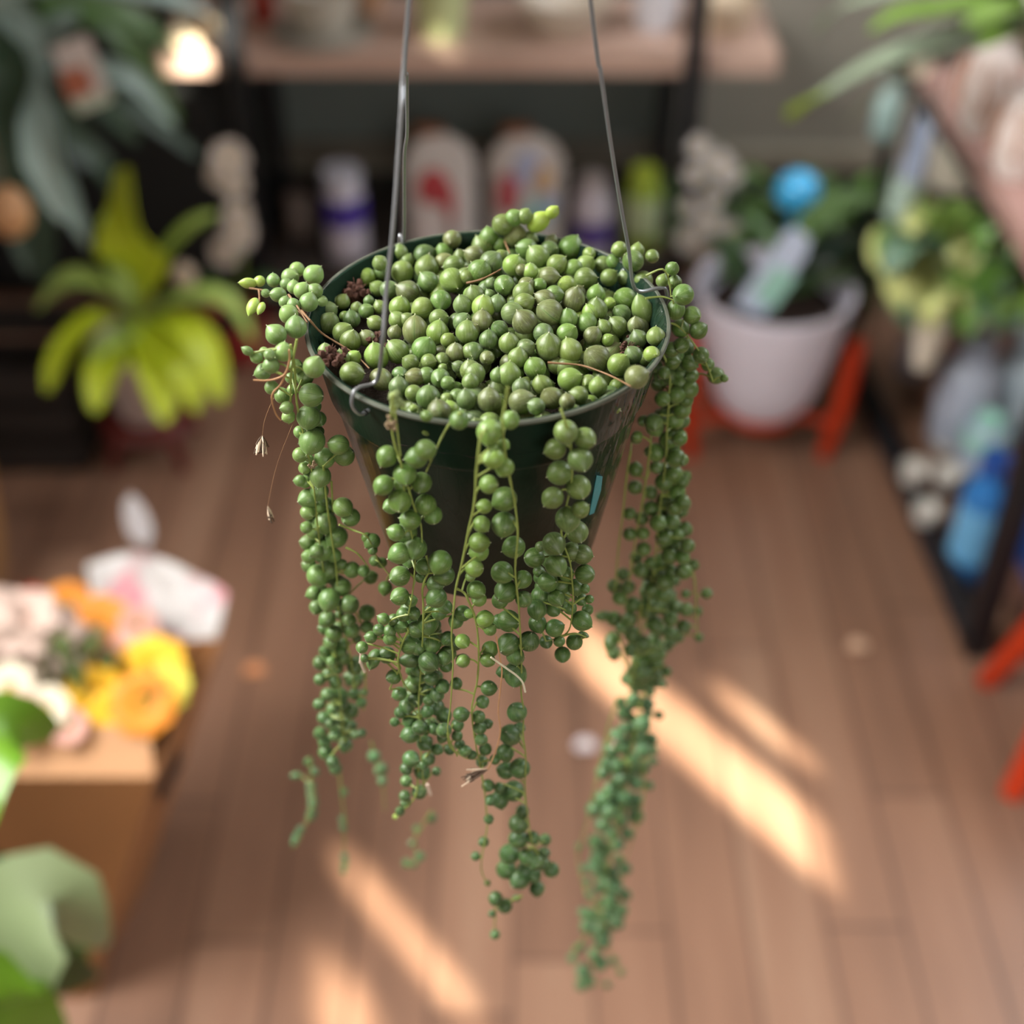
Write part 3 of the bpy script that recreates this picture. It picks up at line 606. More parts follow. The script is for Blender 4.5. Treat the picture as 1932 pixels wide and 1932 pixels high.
for a in (a1, a2):
    n_ = rimpt(a, 1)-rimpt(a, 0); b = MB(); b.lathe([(.0001, 0), (.0013, 0), (.0013, .0006), (.0001, .0006)], rimpt(a+.03, .0752, -.0068), 12, axis=Vector((math.cos(a), math.sin(a), 0)), cap=False)
    b.build('hanger_hole', mat('hole_dark', '0a0a08', .9, .1, 10), pot)  # dark disc, the shade of a hole given as colour; nothing is cut
# teal sticker sliver on the right of the pot
b = MB(); vs = []
for k, (px, py) in enumerate([(1126, 897), (1137, 899), (1134, 925), (1121, 968), (1112, 972), (1120, 930)]):
    d = ray(px, py); lo, hi = .40, .56
    # march the view ray to the pot's outer face
    o_ = Vector((0, 0, CH))
    for s_ in range(400):
        q = o_ + d*(.45+s_*.0008); rr_ = math.hypot(q.x-XC, q.y-YC); z = q.z-ZR
        rad = .0675+(z+.03)*(.0175/.0855) if z < -.03 else .072
        if rr_ < rad+.0004: break
    vs.append(q)
n_ = Vector((vs[0].x-XC, vs[0].y-YC, 0)).normalized()
b.add(vs+[v-n_*.0003 for v in vs], [(0, 1, 2, 3, 4, 5), (11, 10, 9, 8, 7, 6)]+[(i, (i+1) % 6, 6+(i+1) % 6, 6+i) for i in range(6)])
b.build('sticker', mat('teal_sticker', '1f8088', .35, .2, 300), pot, smooth_=False, label='teal sticker')
#BACKGROUND
# ------------------------------------------------------------------ shelving unit at the back
black = mat('black_metal', '15161a', .45, .1, 10); pinewood = mat('pale_wood_board', 'bd9f90', .5, .18, 6); 
def rack_board(c, d, name, parent, m=None): return MB().box(c, d).build(name, m or pinewood, parent, smooth_=False)
rk = thing('shelving_unit', 'black metal shelving unit with pale wooden boards along the back wall', 'shelf', (-.09, 2.8, 0))
for x, y in ((-.535, 2.605), (.352, 2.605), (-.535, 2.97), (.352, 2.97)): MB().box((x, y, .6), (.036, .036, 1.2)).build('post', black, rk, smooth_=False)
rack_board((-.085, 2.79, .56), (1.21, .33, .042), 'shelf_board', rk)
rack_board((-.09, 2.79, .09), (.86, .33, .03), 'shelf_board', rk, mat('dark_board', '3b332f', .6, .2, 8))
MB().box((-.09, 3.0, .52), (.92, .012, .60)).build('back_panel', mat('grey_green_panel', '67706c', .6, .12, 6), rk, smooth_=False)
for y in (2.605, 2.97): MB().box((-.09, y, .045), (.86, .03, .03)).build('cross_bar', black, rk, smooth_=False)
MB().box((-.09, 2.985, .215), (.86, .014, .05)).build('cross_bar', mat('taupe_rail', '6d675c', .6, .1, 5), rk, smooth_=False)
cab = thing('storage_cabinet', 'near-black low cabinet behind the drooping blue-green plant', 'cabinet', (-1.145, 2.85, 0))
MB().box((-1.145, 2.86, .26), (1.14, .30, .52)).build('body', mat('black_cabinet', '1a1b1a', .7, .1, 4), cab, smooth_=False)
for x in (-1.43, -.87): MB().box((x, 2.70, .26), (.53, .018, .44)).build('door', mat('black_cabinet_door', '1f2020', .6, .1, 4), cab, smooth_=False)
def pot_thing(name, label, cat, px, py, Y, pw, ph, col, top=1.0, bot=.7, foot=None, z=None, n=40, rough=.35, lipr=.006, thick=.006, group=None, round_=.0):
    """open pot: px,py where its base centre shows at depth Y; pw,ph its width and height in metres"""
    p = atY(px, py, Y); p.z = z if z is not None else max(p.z, 0)
    t = thing(name, label, cat, p, group)
    r = pw/2; pr = [(.0005, 0), (r*bot*.94, 0), (r*bot, .006)]
    for k in range(1, 9):
        u = k/8; pr.append((r*(bot+(top-bot)*(u**(1-.5*round_) if round_ else u)), ph*u*.985))
    pr += [(r*top, ph), (r*top-thick, ph), (r*top-thick*1.3, ph*.9), (r*bot*.9, ph*.3), (.0005, ph*.3)]
    MB().lathe(pr, p, n, cap=False).build('pot_wall' if 'plant' in cat or 'planter' in name else 'body', mat(name+'_'+col, col, rough, .05, 20), t)
    return t, p
def disc(parent, c, r, col='2b1d16', name='soil'):
    MB().lathe([(.0001, .004), (r*.6, .005), (r, 0), (r, -.004), (.0001, -.004)], c, 24, cap=False).build(name, mat('soil_'+col, col, .95, .5, 150), parent)
def bottle(name, label, cat, base, r, h, col, capc, neck=.4, shoulder=.72, lab=None, axis=None, patch=None, rough=.3, capname='cap'):
    t = thing(name, label, cat, base); ax = Vector(axis) if axis else Vector((0, 0, 1))
    pr = [(.0003, 0), (r*.92, 0), (r, h*.03), (r, h*shoulder), (r*.85, h*(shoulder+.06)), (r*neck, h*(shoulder+.14)), (r*neck, h*.9), (.0003, h*.9)]
    MB().lathe(pr, base, 28, cap=False, axis=ax).build('body', mat('bottle_'+col, col, rough, .06, 20), t)
    MB().lathe([(.0003, h*.87), (r*neck*1.25, h*.87), (r*neck*1.2, h), (.0003, h)], base, 20, cap=False, axis=ax).build(capname, mat('cap_'+capc, capc, .4, .05, 20), t)
    if lab:
        for z0, z1, c in lab: MB().lathe([(r*1.004, h*z0), (r*1.02, h*z0), (r*1.02, h*z1), (r*1.004, h*z1)], base, 28, cap=False, axis=ax).build('paper_label', mat('label_'+c, c, .5, .08, 40), t)
    return t
# things on the upper board (top at z .581)
ZT = .582
def bowl(name, label, cat, px, w_, h, col, Y=2.72, bot=.6, rnd=.6, pz=ZT, rough=.4):
    p = atZ(px, 0, pz); x = (px-966)/FPX*depth(Vector((0, Y, pz)))
    t = thing(name, label, cat, Vector((x, Y, pz))); r = w_/2
    pr = [(.0003, 0), (r*bot, 0)]+[(r*(bot+(1-bot)*(k/8)**(1-.5*rnd)), h*k/8) for k in range(1, 9)]+[(r-.006, h), (r-.012, h*.8), (r*bot*.8, h*.25), (.0003, h*.25)]
    MB().lathe(pr, (x, Y, pz), 36, cap=False).build('body', mat(name+col, col, rough, .1, 15), t); return t, Vector((x, Y, pz))
t, p = bowl('stone_planter', 'grey-beige round planter on a saucer, first on the upper board from the left post', 'planter', 612, .15, .10, 'b5b0a4')
p.z -= 0; MB().lathe([(.0003, 0), (.098, 0), (.105, .016), (.1, .018), (.09, .006), (.0003, .006)], p, 36, cap=False).build('saucer', mat('grey_saucer', 'a19c92', .5, .1, 15), t)
bowl('candle_jar', 'small dark red jar beside the left post on the upper board', 'jar', 500, .05, .09, '8f2a20', 2.80, .9)
t, p = bowl('glass_cup', 'pale lime green cup standing on the upper board', 'cup', 833, .115, .12, 'c3cf9a', 2.73, .72, .3)
bowl('ceramic_bowl', 'wide cream ceramic bowl on the middle of the upper board', 'bowl', 1065, .19, .075, 'c9beaf', 2.74, .55)
bowl('ceramic_pot', 'bluish white pot with yellow top left of the right-hand post', 'pot', 1238, .10, .10, 'cfcfd6', 2.77, .8, .3)
bowl('ceramic_bowl', 'small beige bowl on the overhanging right end of the upper board', 'bowl', 1366, .125, .07, 'cbb9a0', 2.74, .6)
t, p = bowl('terracotta_pot', 'small tan pot holding a pale bloom behind the grey-beige planter', 'pot', 700, .07, .08, 'c09a7c', 2.86, .7, .3)
x0 = atZ(360, 0, ZT).x
t = thing('paper_parcel', 'cream block added for the sunlit left end of the upper board', 'parcel', (-.615, 2.73, ZT))  # made-up block: its cream stands in for sun on the board end
MB().box((-.622, 2.74, ZT+.010), (.11, .16, .020), .12, taper=1.05).build('parcel_body', mat('cream_block', 'b5a58e', .7, .06, 20), t, smooth_=False)
MB().box((-.615, 2.74, ZT+.0215), (.02, .162, .003), .12).build('ribbon', mat('tan_ribbon', 'a97e55', .6, .1, 30), t, smooth_=False)
# lower board (top at z .105)
ZL = .106
def onlow(px, Y): return Vector(((px-966)/FPX*depth(Vector((0, Y, ZL+.1))), Y, ZL))
def pouch(label, px, cols, w_=.155, h=.27, Y=2.72, body='cdc6c2'):
    p = onlow(px, Y); t = thing('fertiliser_pouch', label, 'bag', p); b = MB(); n = 14; k = 12; vs = []; fs = []
    for j in range(k+1):
        u = j/k; hw = w_/2*(1 if u < .72 else math.sqrt(max(.02, 1-((u-.72)/.29)**2))); d = .035*(1-u)**.6+.004
        for i in range(n*2):
            a = math.pi*i/n; vs.append(p+Vector((hw*math.copysign(abs(math.cos(a))**.5, math.cos(a)), d*math.sin(a), h*u)))
    for j in range(k):
        for i in range(2*n): fs.append((j*2*n+i, j*2*n+(i+1) % (2*n), (j+1)*2*n+(i+1) % (2*n), (j+1)*2*n+i))
    fs.append(tuple(range(2*n-1, -1, -1))); fs.append(tuple(k*2*n+i for i in range(2*n)))
    b.add(vs, fs).build('bag_body', mat('pouch_'+body, body, .45, .07, 12), t)
    for (dx, dz, sx, sz, c) in cols:
        d = .035*(1-dz/h)**.6+.004; b = MB(); b.ball(p+Vector((dx, -d-.001, dz)), 1, 14, 8, sc_=(sx, .004, sz), bump=.35, seed=dx*90)
        b.build('printed_patch', mat('print_'+c, c, .5, .1, 40), t)
    MB().box(p+Vector((-.02, 0, h+.008)), (.06, .014, .018)).build('closure', mat('brown_closure', '8a5530', .6, .2, 30), t)
    return t
pouch('rounded white pouch with a red print, left one of the two behind the pot', 832, [(-.012, .155, .036, .045, 'b8434a'), (.02, .12, .012, .05, 'b8434a'), (-.03, .06, .012, .05, 'e6d5d2'), (.025, .05, .01, .045, 'a88e8c')])
pouch('rounded pouch with blue, yellow and red print, right one of the two behind the pot', 992, [(-.038, .14, .025, .05, 'b4525c'), (.005, .19, .032, .045, 'b3bddd'), (.035, .17, .022, .04, 'd6b383'), (.02, .10, .035, .035, '9cc2c2'), (.045, .12, .02, .03, '9fb0d6')], w_=.165)
bottle('spray_bottle', 'white bottle with a purple side standing left of the printed pouches', 'bottle', onlow(650, 2.70), .046, .20, 'c9c3cf', 'c4c4d0', .75, .7, lab=[(.4, .72, '4a3a94')])
bottle('pump_bottle', 'short white tub with a purple band right of the printed pouches', 'bottle', onlow(1118, 2.70), .042, .18, 'cdc6d2', 'bfb6b8', .6, .72, lab=[(.2, .5, '5a4796')])
bottle('plant_food_bottle', 'lime green bottle with a white label beside the right-hand post', 'bottle', onlow(1212, 2.72), .038, .19, '8fa43a', 'a8b840', .6, .75, lab=[(.25, .7, 'b9c79a')])
bottle('small_jar', 'small dim brown jar in the left corner of the lower board', 'jar', onlow(560, 2.8), .03, .09, '6d5f58', '7a6a62', .8, .75)
# leafy things
def foliage(t, leaves, m, name='leaf', up=(0, 0, 1), fold=.25, th=.0015, one=False, pw=.8, base=.35):
    if one:
        b = MB()
        for P, w_ in leaves: b.blade(P, w_, up, th, fold=fold, pw=pw, base=base)
        return b.build(name, m, t)
    for P, w_ in leaves: MB().blade(P, w_, up, th, fold=fold, pw=pw, base=base).build(name, m, t)
def px_leaf(c, pts, Y0, Y1):
    k = len(pts); return [atY(x, y, Y0+(Y1-Y0)*i/(k-1)) for i, (x, y) in enumerate(pts)]
lime = mat('lime_leaf', 'c0d22c', .42, .25, 14); lime2 = mat('soft_lime_leaf', 'aec868', .42, .25, 14)
t, p = pot_thing('bromeliad', 'lime green broad-leaved bromeliad in a pinkish white pot on the left', 'potted plant', 290, 826, 2.12, .165, .16, 'b9a9a4', 1.0, .62, z=.09)
disc(t, p+Vector((0, 0, .14)), .07)
for pts, w_, y1, mm in [([(262, 600), (262, 520), (250, 430), (242, 318)], .135, 2.14, lime), ([(275, 590), (310, 490), (360, 430), (412, 402)], .055, 2.16, lime2), ([(250, 590), (235, 510), (215, 440), (205, 400)], .06, 2.22, lime2),
        ([(255, 600), (200, 545), (130, 530), (68, 585)], .07, 2.05, lime2), ([(255, 610), (190, 600), (120, 660), (88, 740)], .06, 1.98, lime), ([(265, 610), (225, 650), (195, 700), (180, 780)], .075, 1.96, lime),
        ([(275, 610), (290, 660), (305, 720), (312, 800)], .08, 1.95, lime), ([(285, 600), (340, 610), (390, 670), (420, 760)], .07, 2.0, lime), ([(275, 600), (350, 560), (430, 570), (480, 650)], .055, 2.1, lime2),
        ([(270, 600), (285, 640), (350, 690), (370, 780)], .06, 1.97, lime), ([(262, 600), (240, 630), (225, 640), (170, 680)], .06, 2.0, lime2)]:
    foliage(t, [(px_leaf(p, pts, 2.12, y1), w_)], mm, pw=.45 if w_ > .09 else .8)
st = thing('plant_stand', 'dark red low wooden stand under the bromeliad', 'plant stand', (p.x, p.y, 0))
redm = mat('orange_red_wood', 'b8330c', .45, .12, 10); dred = mat('dark_red_wood', '5d1f1a', .5, .15, 10)
MB().lathe([(.0003, .07), (.085, .07), (.09, .075), (.09, .085), (.085, .09), (.0003, .09)], (p.x, p.y, 0), 36, cap=False).build('top', dred, st)
for a in range(4):
    an = math.pi/4+a*math.pi/2; q = Vector((p.x, p.y, 0)); d = Vector((math.cos(an), math.sin(an), 0))
    MB().tube([q+d*.07+Vector((0, 0, .075)), q+d*.095], [.014, .010], 10).build('leg', dred, st)
# orchid with white blooms behind it
t, p = pot_thing('white_orchid', 'white-flowered orchid with a tall spray behind the bromeliad', 'potted plant', 440, 560, 2.42, .13, .10, '8d2b2c', 1.0, .7, z=.02)
disc(t, p+Vector((0, 0, .085)), .05)
stp = smooth([p+Vector((0, 0, .08)), atY(455, 480, 2.42), atY(440, 400, 2.42), atY(430, 300, 2.40)]); MB().tube(stp, .004, 8).build('stem', stemm, t)
white = mat('white_petal', 'c4b7ad', .6, .06, 30)
def flower(c, r, n, m, parent, cm=None, face=None, name='flower', seed=0):
    face = Vector(face or (-c.x*.2, -1, .55)).normalized(); q = Vector((0, 0, 1)).rotation_difference(face); b = MB()
    for i in range(n):
        a = 2*math.pi*i/n+seed; d = q @ Vector((math.cos(a), math.sin(a), .15)); d2 = q @ Vector((math.cos(a), math.sin(a), .45))
        b.blade([c, c+d2*r*.5, c+d*r], r*1.0*(5/n)**.5*1.1, up=face, th=.001, fold=.1, tip=.25, pw=.6, m=0)
    b.ball(c+face*r*.12, r*.22, 10, 7, m=1, bump=.2)
    return b.build(name, [m, cm or mat('yellow_centre', 'b99a3a', .7, .2, 100)], parent)
for i, (x, y, r) in enumerate([(432, 300, .036), (440, 345, .030), (448, 405, .028), (450, 440, .034), (425, 475, .030), (412, 330, .024)]): flower(atY(x, y, 2.38), r, 5, white, t, seed=i)
foliage(t, [(px_leaf(p, [(440, 560), (400, 530), (370, 560)], 2.4, 2.36), .05), (px_leaf(p, [(440, 560), (490, 530), (520, 560)], 2.4, 2.36), .05)], mat('dark_green_leaf', '33502c', .5, .2, 14))
t = thing('round_bauble', 'small cream round ornament between the bromeliad leaves', 'ornament', atY(345, 520, 2.3)); q = atY(345, 520, 2.3)
MB().ball(q, .024, 20, 14).build('ball_body', mat('cream_ball', 'c9b49c', .5, .05, 20), t); MB().tube([q+Vector((0, 0, -.02)), Vector((q.x, q.y, .0))], .003, 8).build('stake', woodstem, t)
ws = thing('shade_shelf', 'unseen high wooden board added above the houseplants to shade the floor', 'shelf', (-1.05, 2.1, 1.3))  # out-of-view board, added to cast shade on the back-left floor
MB().box((-1.05, 2.1, 1.315), (1.38, 1.85, .03)).build('shelf_board', pinewood, ws, smooth_=False)
for y in (1.3, 2.9): MB().box((-1.6, y, 1.20), (.29, .025, .2)).build('bracket', black, ws, smooth_=False)
# big blue-green plant, upper left
bg_ = mat('blue_green_leaf', '97aca4', .4, .3, 8); bg2 = mat('mid_green_leaf', '4e6a3c', .45, .3, 8); bg3 = mat('deep_green_leaf', '2f4433', .45, .3, 8)
t = thing('drooping_plant', 'large plant with long drooping blue-green leaves at upper left', 'potted plant', (-1.36, 2.36, 0)); c = Vector((-1.36, 2.36, 0))
MB().lathe([(.0005, 0), (.10, 0), (.14, .24), (.135, .24), (.12, .2), (.0005, .2)], c, 36, cap=False).build('pot_wall', mat('charcoal_pot', '2a2826', .6, .1, 12), t); disc(t, c+Vector((0, 0, .2)), .12)
MB().tube(smooth([c+Vector((0, 0, .2)), c+Vector((.08, 0, .5)), c+Vector((.27, -.08, .8))]), [.02]*11, 12).build('trunk', woodstem, t)
top = c+Vector((.26, -.08, .78))
for pts, w_, ya, yb, mm in [([(20, 60), (38, 160), (65, 280), (120, 420)], .085, 2.2, 2.05, bg_), ([(30, 100), (70, 95), (110, 50), (150, 20)], .06, 2.25, 2.3, bg_), ([(0, -30), (150, -40), (300, -10), (400, 30)], .05, 2.2, 2.3, bg_),
        ([(40, 30), (160, 20), (260, 40), (340, 110)], .06, 2.3, 2.4, bg2), ([(30, 60), (120, 120), (200, 200), (260, 270)], .07, 2.3, 2.35, bg3), ([(60, 90), (160, 130), (250, 150), (330, 240)], .06, 2.35, 2.4, bg_),
        ([(10, 120), (-5, 240), (20, 380), (60, 520)], .08, 2.15, 2.0, bg3), ([(60, 150), (140, 260), (200, 320), (240, 400)], .06, 2.3, 2.3, bg3), ([(20, 40), (60, 20), (70, -20)], .07, 2.3, 2.3, bg2),
        ([(60, 200), (95, 310), (130, 380), (170, 470)], .06, 2.25, 2.2, bg_), ([(100, 60), (200, 180), (290, 230), (380, 300)], .055, 2.4, 2.45, bg3), ([(170, 30), (250, 90), (300, 170), (340, 230)], .05, 2.45, 2.5, bg2),
        ([(0, 250), (40, 330), (80, 400), (90, 560)], .07, 2.2, 2.1, bg3), ([(40, 90), (20, 30), (-30, -30)], .08, 2.25, 2.2, bg_)]:
    a = atY(pts[0][0], pts[0][1], ya); P = [top, top.lerp(a, .5)+Vector((0, 0, .03)), a]+[atY(x, y, ya+(yb-ya)*i/(len(pts)-1)) for i, (x, y) in enumerate(pts)][1:]
    foliage(t, [(P, w_)], mm, up=(0, -.6, .8))
t = thing('plant_tag', 'white tag with a red picture hanging among the blue-green leaves', 'tag', atY(150, 135, 2.12))
def card(parent, pts, Y, col, name, th=.0015, off=0):
    q = [atY(x, y, Y) for x, y in pts]; n_ = (q[1]-q[0]).cross(q[2]-q[1]).normalized(); n_ = n_ if n_.y < 0 else -n_
    q = [v+n_*off for v in q]; k = len(q); b = MB(); b.add(q+[v-n_*th for v in q], [tuple(range(k)), tuple(range(2*k-1, k-1, -1))]+[(i, (i+1) % k, k+(i+1) % k, k+i) for i in range(k)])
    return b.build(name, mat(name+col, col, .45, .08, 25), parent, smooth_=False)
card(t, [(95, 90), (165, 65), (212, 190), (150, 215)], 2.12, 'cfc8c4', 'card'); card(t, [(110, 135), (160, 125), (180, 170), (130, 190)], 2.12, 'b06a52', 'printed_patch', off=.001)
card(t, [(132, 192), (205, 172), (213, 190), (150, 216)], 2.12, 'bdcab8', 'printed_band', off=.001)
MB().tube([atY(135, 78, 2.121), atY(110, 50, 2.2)], .0012, 6).build('string', woodstem, t)
t = thing('gourd', 'small tan ball-shaped fruit at the left edge below the blue-green leaves', 'ornament', atY(18, 400, 1.98)); q = atY(18, 400, 1.98)
MB().ball(q, .034, 24, 16, sc_=(1, 1, 1.25), bump=.05).build('gourd_body', mat('tan_gourd', 'c49468', .5, .12, 20), t); MB().tube([q+Vector((0, 0, .035)), Vector((q.x, q.y, 1.30))], .0015, 8).build('stem', woodstem, t)
# white planter with orange-red legs
t, p = pot_thing('white_planter', 'white planter standing between orange-red legs right of the hanging plant', 'planter', 1432, 765, 2.15, .285, .25, 'e2dfee', 1.0, .56, z=.095, round_=.7)
disc(t, p+Vector((0, 0, .21)), .115)
st = thing('plant_stand', 'bright orange-red stand under the white planter', 'plant stand', (p.x, p.y, 0))
MB().lathe([(.0003, .072), (.07, .072), (.075, .077), (.075, .088), (.07, .093), (.0003, .093)], (p.x, p.y, 0), 36, cap=False).build('top', redm, st)
for an in (math.radians(-20), math.radians(200), math.radians(60), math.radians(120)):
    q = Vector((p.x, p.y, 0)); d = Vector((math.cos(an), math.sin(an), 0)); MB().tube([q+d*.158+Vector((0, 0, .26)), q+d*.15+Vector((0, 0, .1)), q+d*.135], [.018, .018, .014], 12).build('leg', redm, st)
    MB().tube([q+d*.06+Vector((0, 0, .08)), q+d*.148+Vector((0, 0, .08))], .010, 10).build('strut', redm, st)
for pts, w_, mm in [([(1440, 560), (1380, 470), (1330, 450)], .05, bg3), ([(1450, 560), (1460, 470), (1400, 400)], .05, bg2), ([(1460, 560), (1560, 470), (1620, 430)], .06, bg3), ([(1460, 560), (1600, 520), (1650, 600)], .06, bg2), ([(1450, 555), (1560, 400), (1680, 380)], .07, bg2), ([(1440, 550), (1400, 520), (1330, 530)], .06, bg3), ([(1430, 560), (1500, 520), (1560, 540)], .06, bg3), ([(1430, 560), (1380, 500), (1400, 430)], .05, bg2)]:
    foliage(t, [(px_leaf(p, pts, 2.15, 2.2), w_)], mm)
t = thing('care_card', 'pale blue care card with a mint band leaning in the white planter', 'tag', atY(1420, 575, 2.06))
card(t, [(1385, 575), (1480, 440), (1500, 430), (1528, 450), (1522, 480), (1440, 600)], 2.06, 'c3d2ea', 'card'); card(t, [(1420, 555), (1462, 500), (1505, 520), (1458, 585)], 2.06, '9fd2c4', 'printed_band', off=.0012)
# white blooms left of it
t, p = pot_thing('flowering_plant', 'white-flowering plant in a pale lilac pot cover behind the white planter', 'potted plant', 1345, 560, 2.45, .17, .14, 'b6acb4', 1.0, .75, z=.0)
disc(t, p+Vector((0, 0, .12)), .07)
for i, (x, y, r) in enumerate([(1318, 278, .035), (1355, 310, .045), (1375, 330, .04), (1310, 330, .035), (1345, 370, .035), (1300, 390, .03), (1335, 420, .05), (1370, 440, .045), (1305, 450, .05)]): flower(atY(x, y, 2.42), r*.62, 6, mat('grey_white_petal', 'a39c98', .6, .1, 30), t, seed=i)
MB().tube(smooth([p+Vector((0, 0, .12)), atY(1340, 430, 2.44), atY(1330, 290, 2.44)]), .004, 8).build('stem', stemm, t)
foliage(t, [(px_leaf(p, q, 2.45, 2.46), .06) for q in ([(1345, 540), (1390, 440), (1420, 350)], [(1345, 540), (1400, 480), (1460, 440)], [(1340, 540), (1280, 430), (1255, 330)], [(1340, 540), (1290, 470), (1240, 440)])], bg2)
t = thing('leafy_plant', 'dark green bushy plant around the bright blue ball', 'potted plant', (.66, 2.62, 0)); c = Vector((.66, 2.62, 0))
MB().lathe([(.0005, 0), (.08, 0), (.11, .12), (.104, .12), (.09, .1), (.0005, .1)], c, 32, cap=False).build('pot_wall', mat('black_nursery_pot', '141412', .5, .1, 12), t); disc(t, c+Vector((0, 0, .1)), .09)
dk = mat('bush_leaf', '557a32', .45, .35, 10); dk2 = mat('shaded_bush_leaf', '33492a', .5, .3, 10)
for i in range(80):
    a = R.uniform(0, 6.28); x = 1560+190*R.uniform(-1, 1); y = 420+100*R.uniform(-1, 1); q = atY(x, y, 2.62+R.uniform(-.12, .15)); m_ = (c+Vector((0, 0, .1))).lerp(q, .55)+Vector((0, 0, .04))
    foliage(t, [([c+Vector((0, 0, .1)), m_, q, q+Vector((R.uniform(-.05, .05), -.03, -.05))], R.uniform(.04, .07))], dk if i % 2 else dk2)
t = thing('watering_globe', 'bright blue glass ball standing among dark green leaves', 'ornament', atY(1505, 362, 2.3)); q = atY(1505, 362, 2.3)
MB().ball(q, .0405, 32, 20).build('ball_body', mat('blue_glass', '3ba9e0', .15, .1, 10, coat=.5), t); MB().tube([q+Vector((0, 0, -.038)), Vector((q.x, q.y, .18)), Vector((q.x+.005, q.y, .08))], [.006, .005, .003], 10).build('spike', mat('blue_glass', ''), t)
# ------------------------------------------------------------------ rack on the right
rk2 = thing('display_rack', 'black metal rack with wooden shelves along the right side', 'shelf', (.96, 2.0, 0))
XF, XB, YA, YB = .748, 1.16, 1.58, 2.44
for x, y in ((XF, YA), (XF-.045, YB), (XB, YA), (XB, YB)): MB().box((x, y, .34), (.034, .034, .68) if y == YA else (.022, .022, .68)).build('post', black, rk2, smooth_=False)
MB().tube([(XF, YA, .03), (XF-.045, YB, .03)], .027, 4).build('rail', black, rk2, smooth_=False); MB().tube([(XF+.02, YA, .60), (XF-.025, YB, .60)], .013, 4).build('rail', black, rk2, smooth_=False)
pink = mat('pinkish_board', 'a07d75', .5, .15, 6)
rack_board((.95, 2.0, .635), (.44, .9, .034), 'shelf_board', rk2, pink); rack_board((.975, 2.275, .235), (.37, .31, .02), 'shelf_board', rk2, pink); rack_board((.985, 2.0, .055), (.35, .84, .02), 'shelf_board', rk2, mat('brown_board', '6b4a3a', .5, .15, 6))
def onz(px, py, z): return atZ(px, py, z)
stripe = mat('white_glazed', 'd6cbc6', .35, .08, 14)
for i, (px, py, w_, h, lb) in enumerate([(1850, 250, .10, .15, 'white ceramic vase with brown ribs nearest the far end of the right shelf'), (1912, 330, .095, .14, 'white ceramic vase with brown ribs at the right picture edge on the shelf')]):
    q = onz(px, py, .651); t = thing('ceramic_vase', lb, 'vase', q, 'ribbed vases'); r = w_/2
    MB().lathe([(.0005, 0), (r*.6, 0), (r*.95, h*.3), (r, h*.55), (r*.8, h*.85), (r*.6, h), (r*.5, h), (r*.7, h*.8), (.0005, h*.2)], q, 32, cap=False).build('body', stripe, t)
    for a in range(8):
        an = a*math.pi/4+.3; d = Vector((math.cos(an), math.sin(an), 0)); MB().tube(smooth([q+d*r*.97+Vector((0, 0, h*.3)), q+d*r*1.02+Vector((0, 0, h*.55)), q+d*r*.83+Vector((0, 0, h*.85))]), .004, 6).build('rib', mat('brown_rib', 'a06b48', .5, .15, 30), t)
# spider plant hanging in from the top right
t = thing('hanging_fern', 'arching green strap-leaved plant at the top right corner', 'potted plant', atY(2040, -60, 1.9)); c = atY(2040, -60, 1.9)
MB().lathe([(.0005, -.12), (.06, -.12), (.085, 0), (.08, 0), (.07, -.02), (.0005, -.03)], c, 32, cap=False).build('pot_wall', mat('white_plastic', 'cfcac2', .4, .05, 15), t)
MB().tube([c+Vector((0, 0, 0)), Vector((c.x, c.y, ZC))], .0015, 6).build('cord', woodstem, t)
sp1 = mat('strap_leaf', '6f8f3c', .42, .25, 10); sp2 = mat('grey_strap_leaf', '8b9a83', .42, .2, 10)
for pts, w_, yb, mm in [([(1900, 40), (1760, 90), (1640, 130), (1500, 215)], .085, 1.95, sp2), ([(1900, 0), (1800, 20), (1700, 30), (1640, 60)], .07, 1.9, sp1), ([(1920, 60), (1780, 110), (1680, 160), (1600, 230)], .07, 2.0, sp2), ([(1950, 0), (1850, 10), (1750, 10)], .08, 1.85, sp1), ([(1960, 40), (1890, 60), (1850, 90)], .06, 1.8, sp1), ([(1950, -20), (1800, -30), (1600, 10), (1540, 60)], .045, 2.0, sp2), ([(1960, 20), (1900, 20), (1820, 50)], .07, 1.75, sp1), ([(1560, 175), (1520, 200), (1490, 225)], .05, 1.95, mat('yellow_green_leaf', 'a3c832', .42, .2, 10))]:
    foliage(t, [([c, c.lerp(atY(*pts[0], 1.9), .5)+Vector((0, 0, .02))]+px_leaf(c, pts, 1.9, yb) if pts[0][0] > 1600 else px_leaf(c, pts, 1.9, yb), w_)], mm)
# bottles hanging and standing at the far end of the right rack
bottle('glass_bottle', 'pale blue slanting bottle with a mint green end near the top of the right rack', 'bottle', atY(1688, 400, 2.46), .034, .27, 'b9c6e0', 'd5d2e0', .5, .7, lab=[(.0, .3, 'cfe8d8')], axis=atY(1765, 205, 2.46)-atY(1688, 400, 2.46))
bottle('glass_bottle', 'small mint bottle standing left of the slanting blue bottle', 'bottle', atY(1668, 255, 2.42), .026, .10, '9db8b4', 'a5bdb8', .6, .7)
MB().tube([atY(1668, 255, 2.42)+Vector((0, 0, .095)), Vector((.745, 2.43, .619))], .001, 6).build('cord', woodstem, [o for o in COL.objects if o.name.startswith('glass_bottle')][-1])
bottle('glass_jar', 'beige rounded jar behind the yellow-green foliage on the right rack', 'jar', atY(1800, 345, 2.35), .05, .10, 'b5ad9c', 'a58a6a', .8, .7)
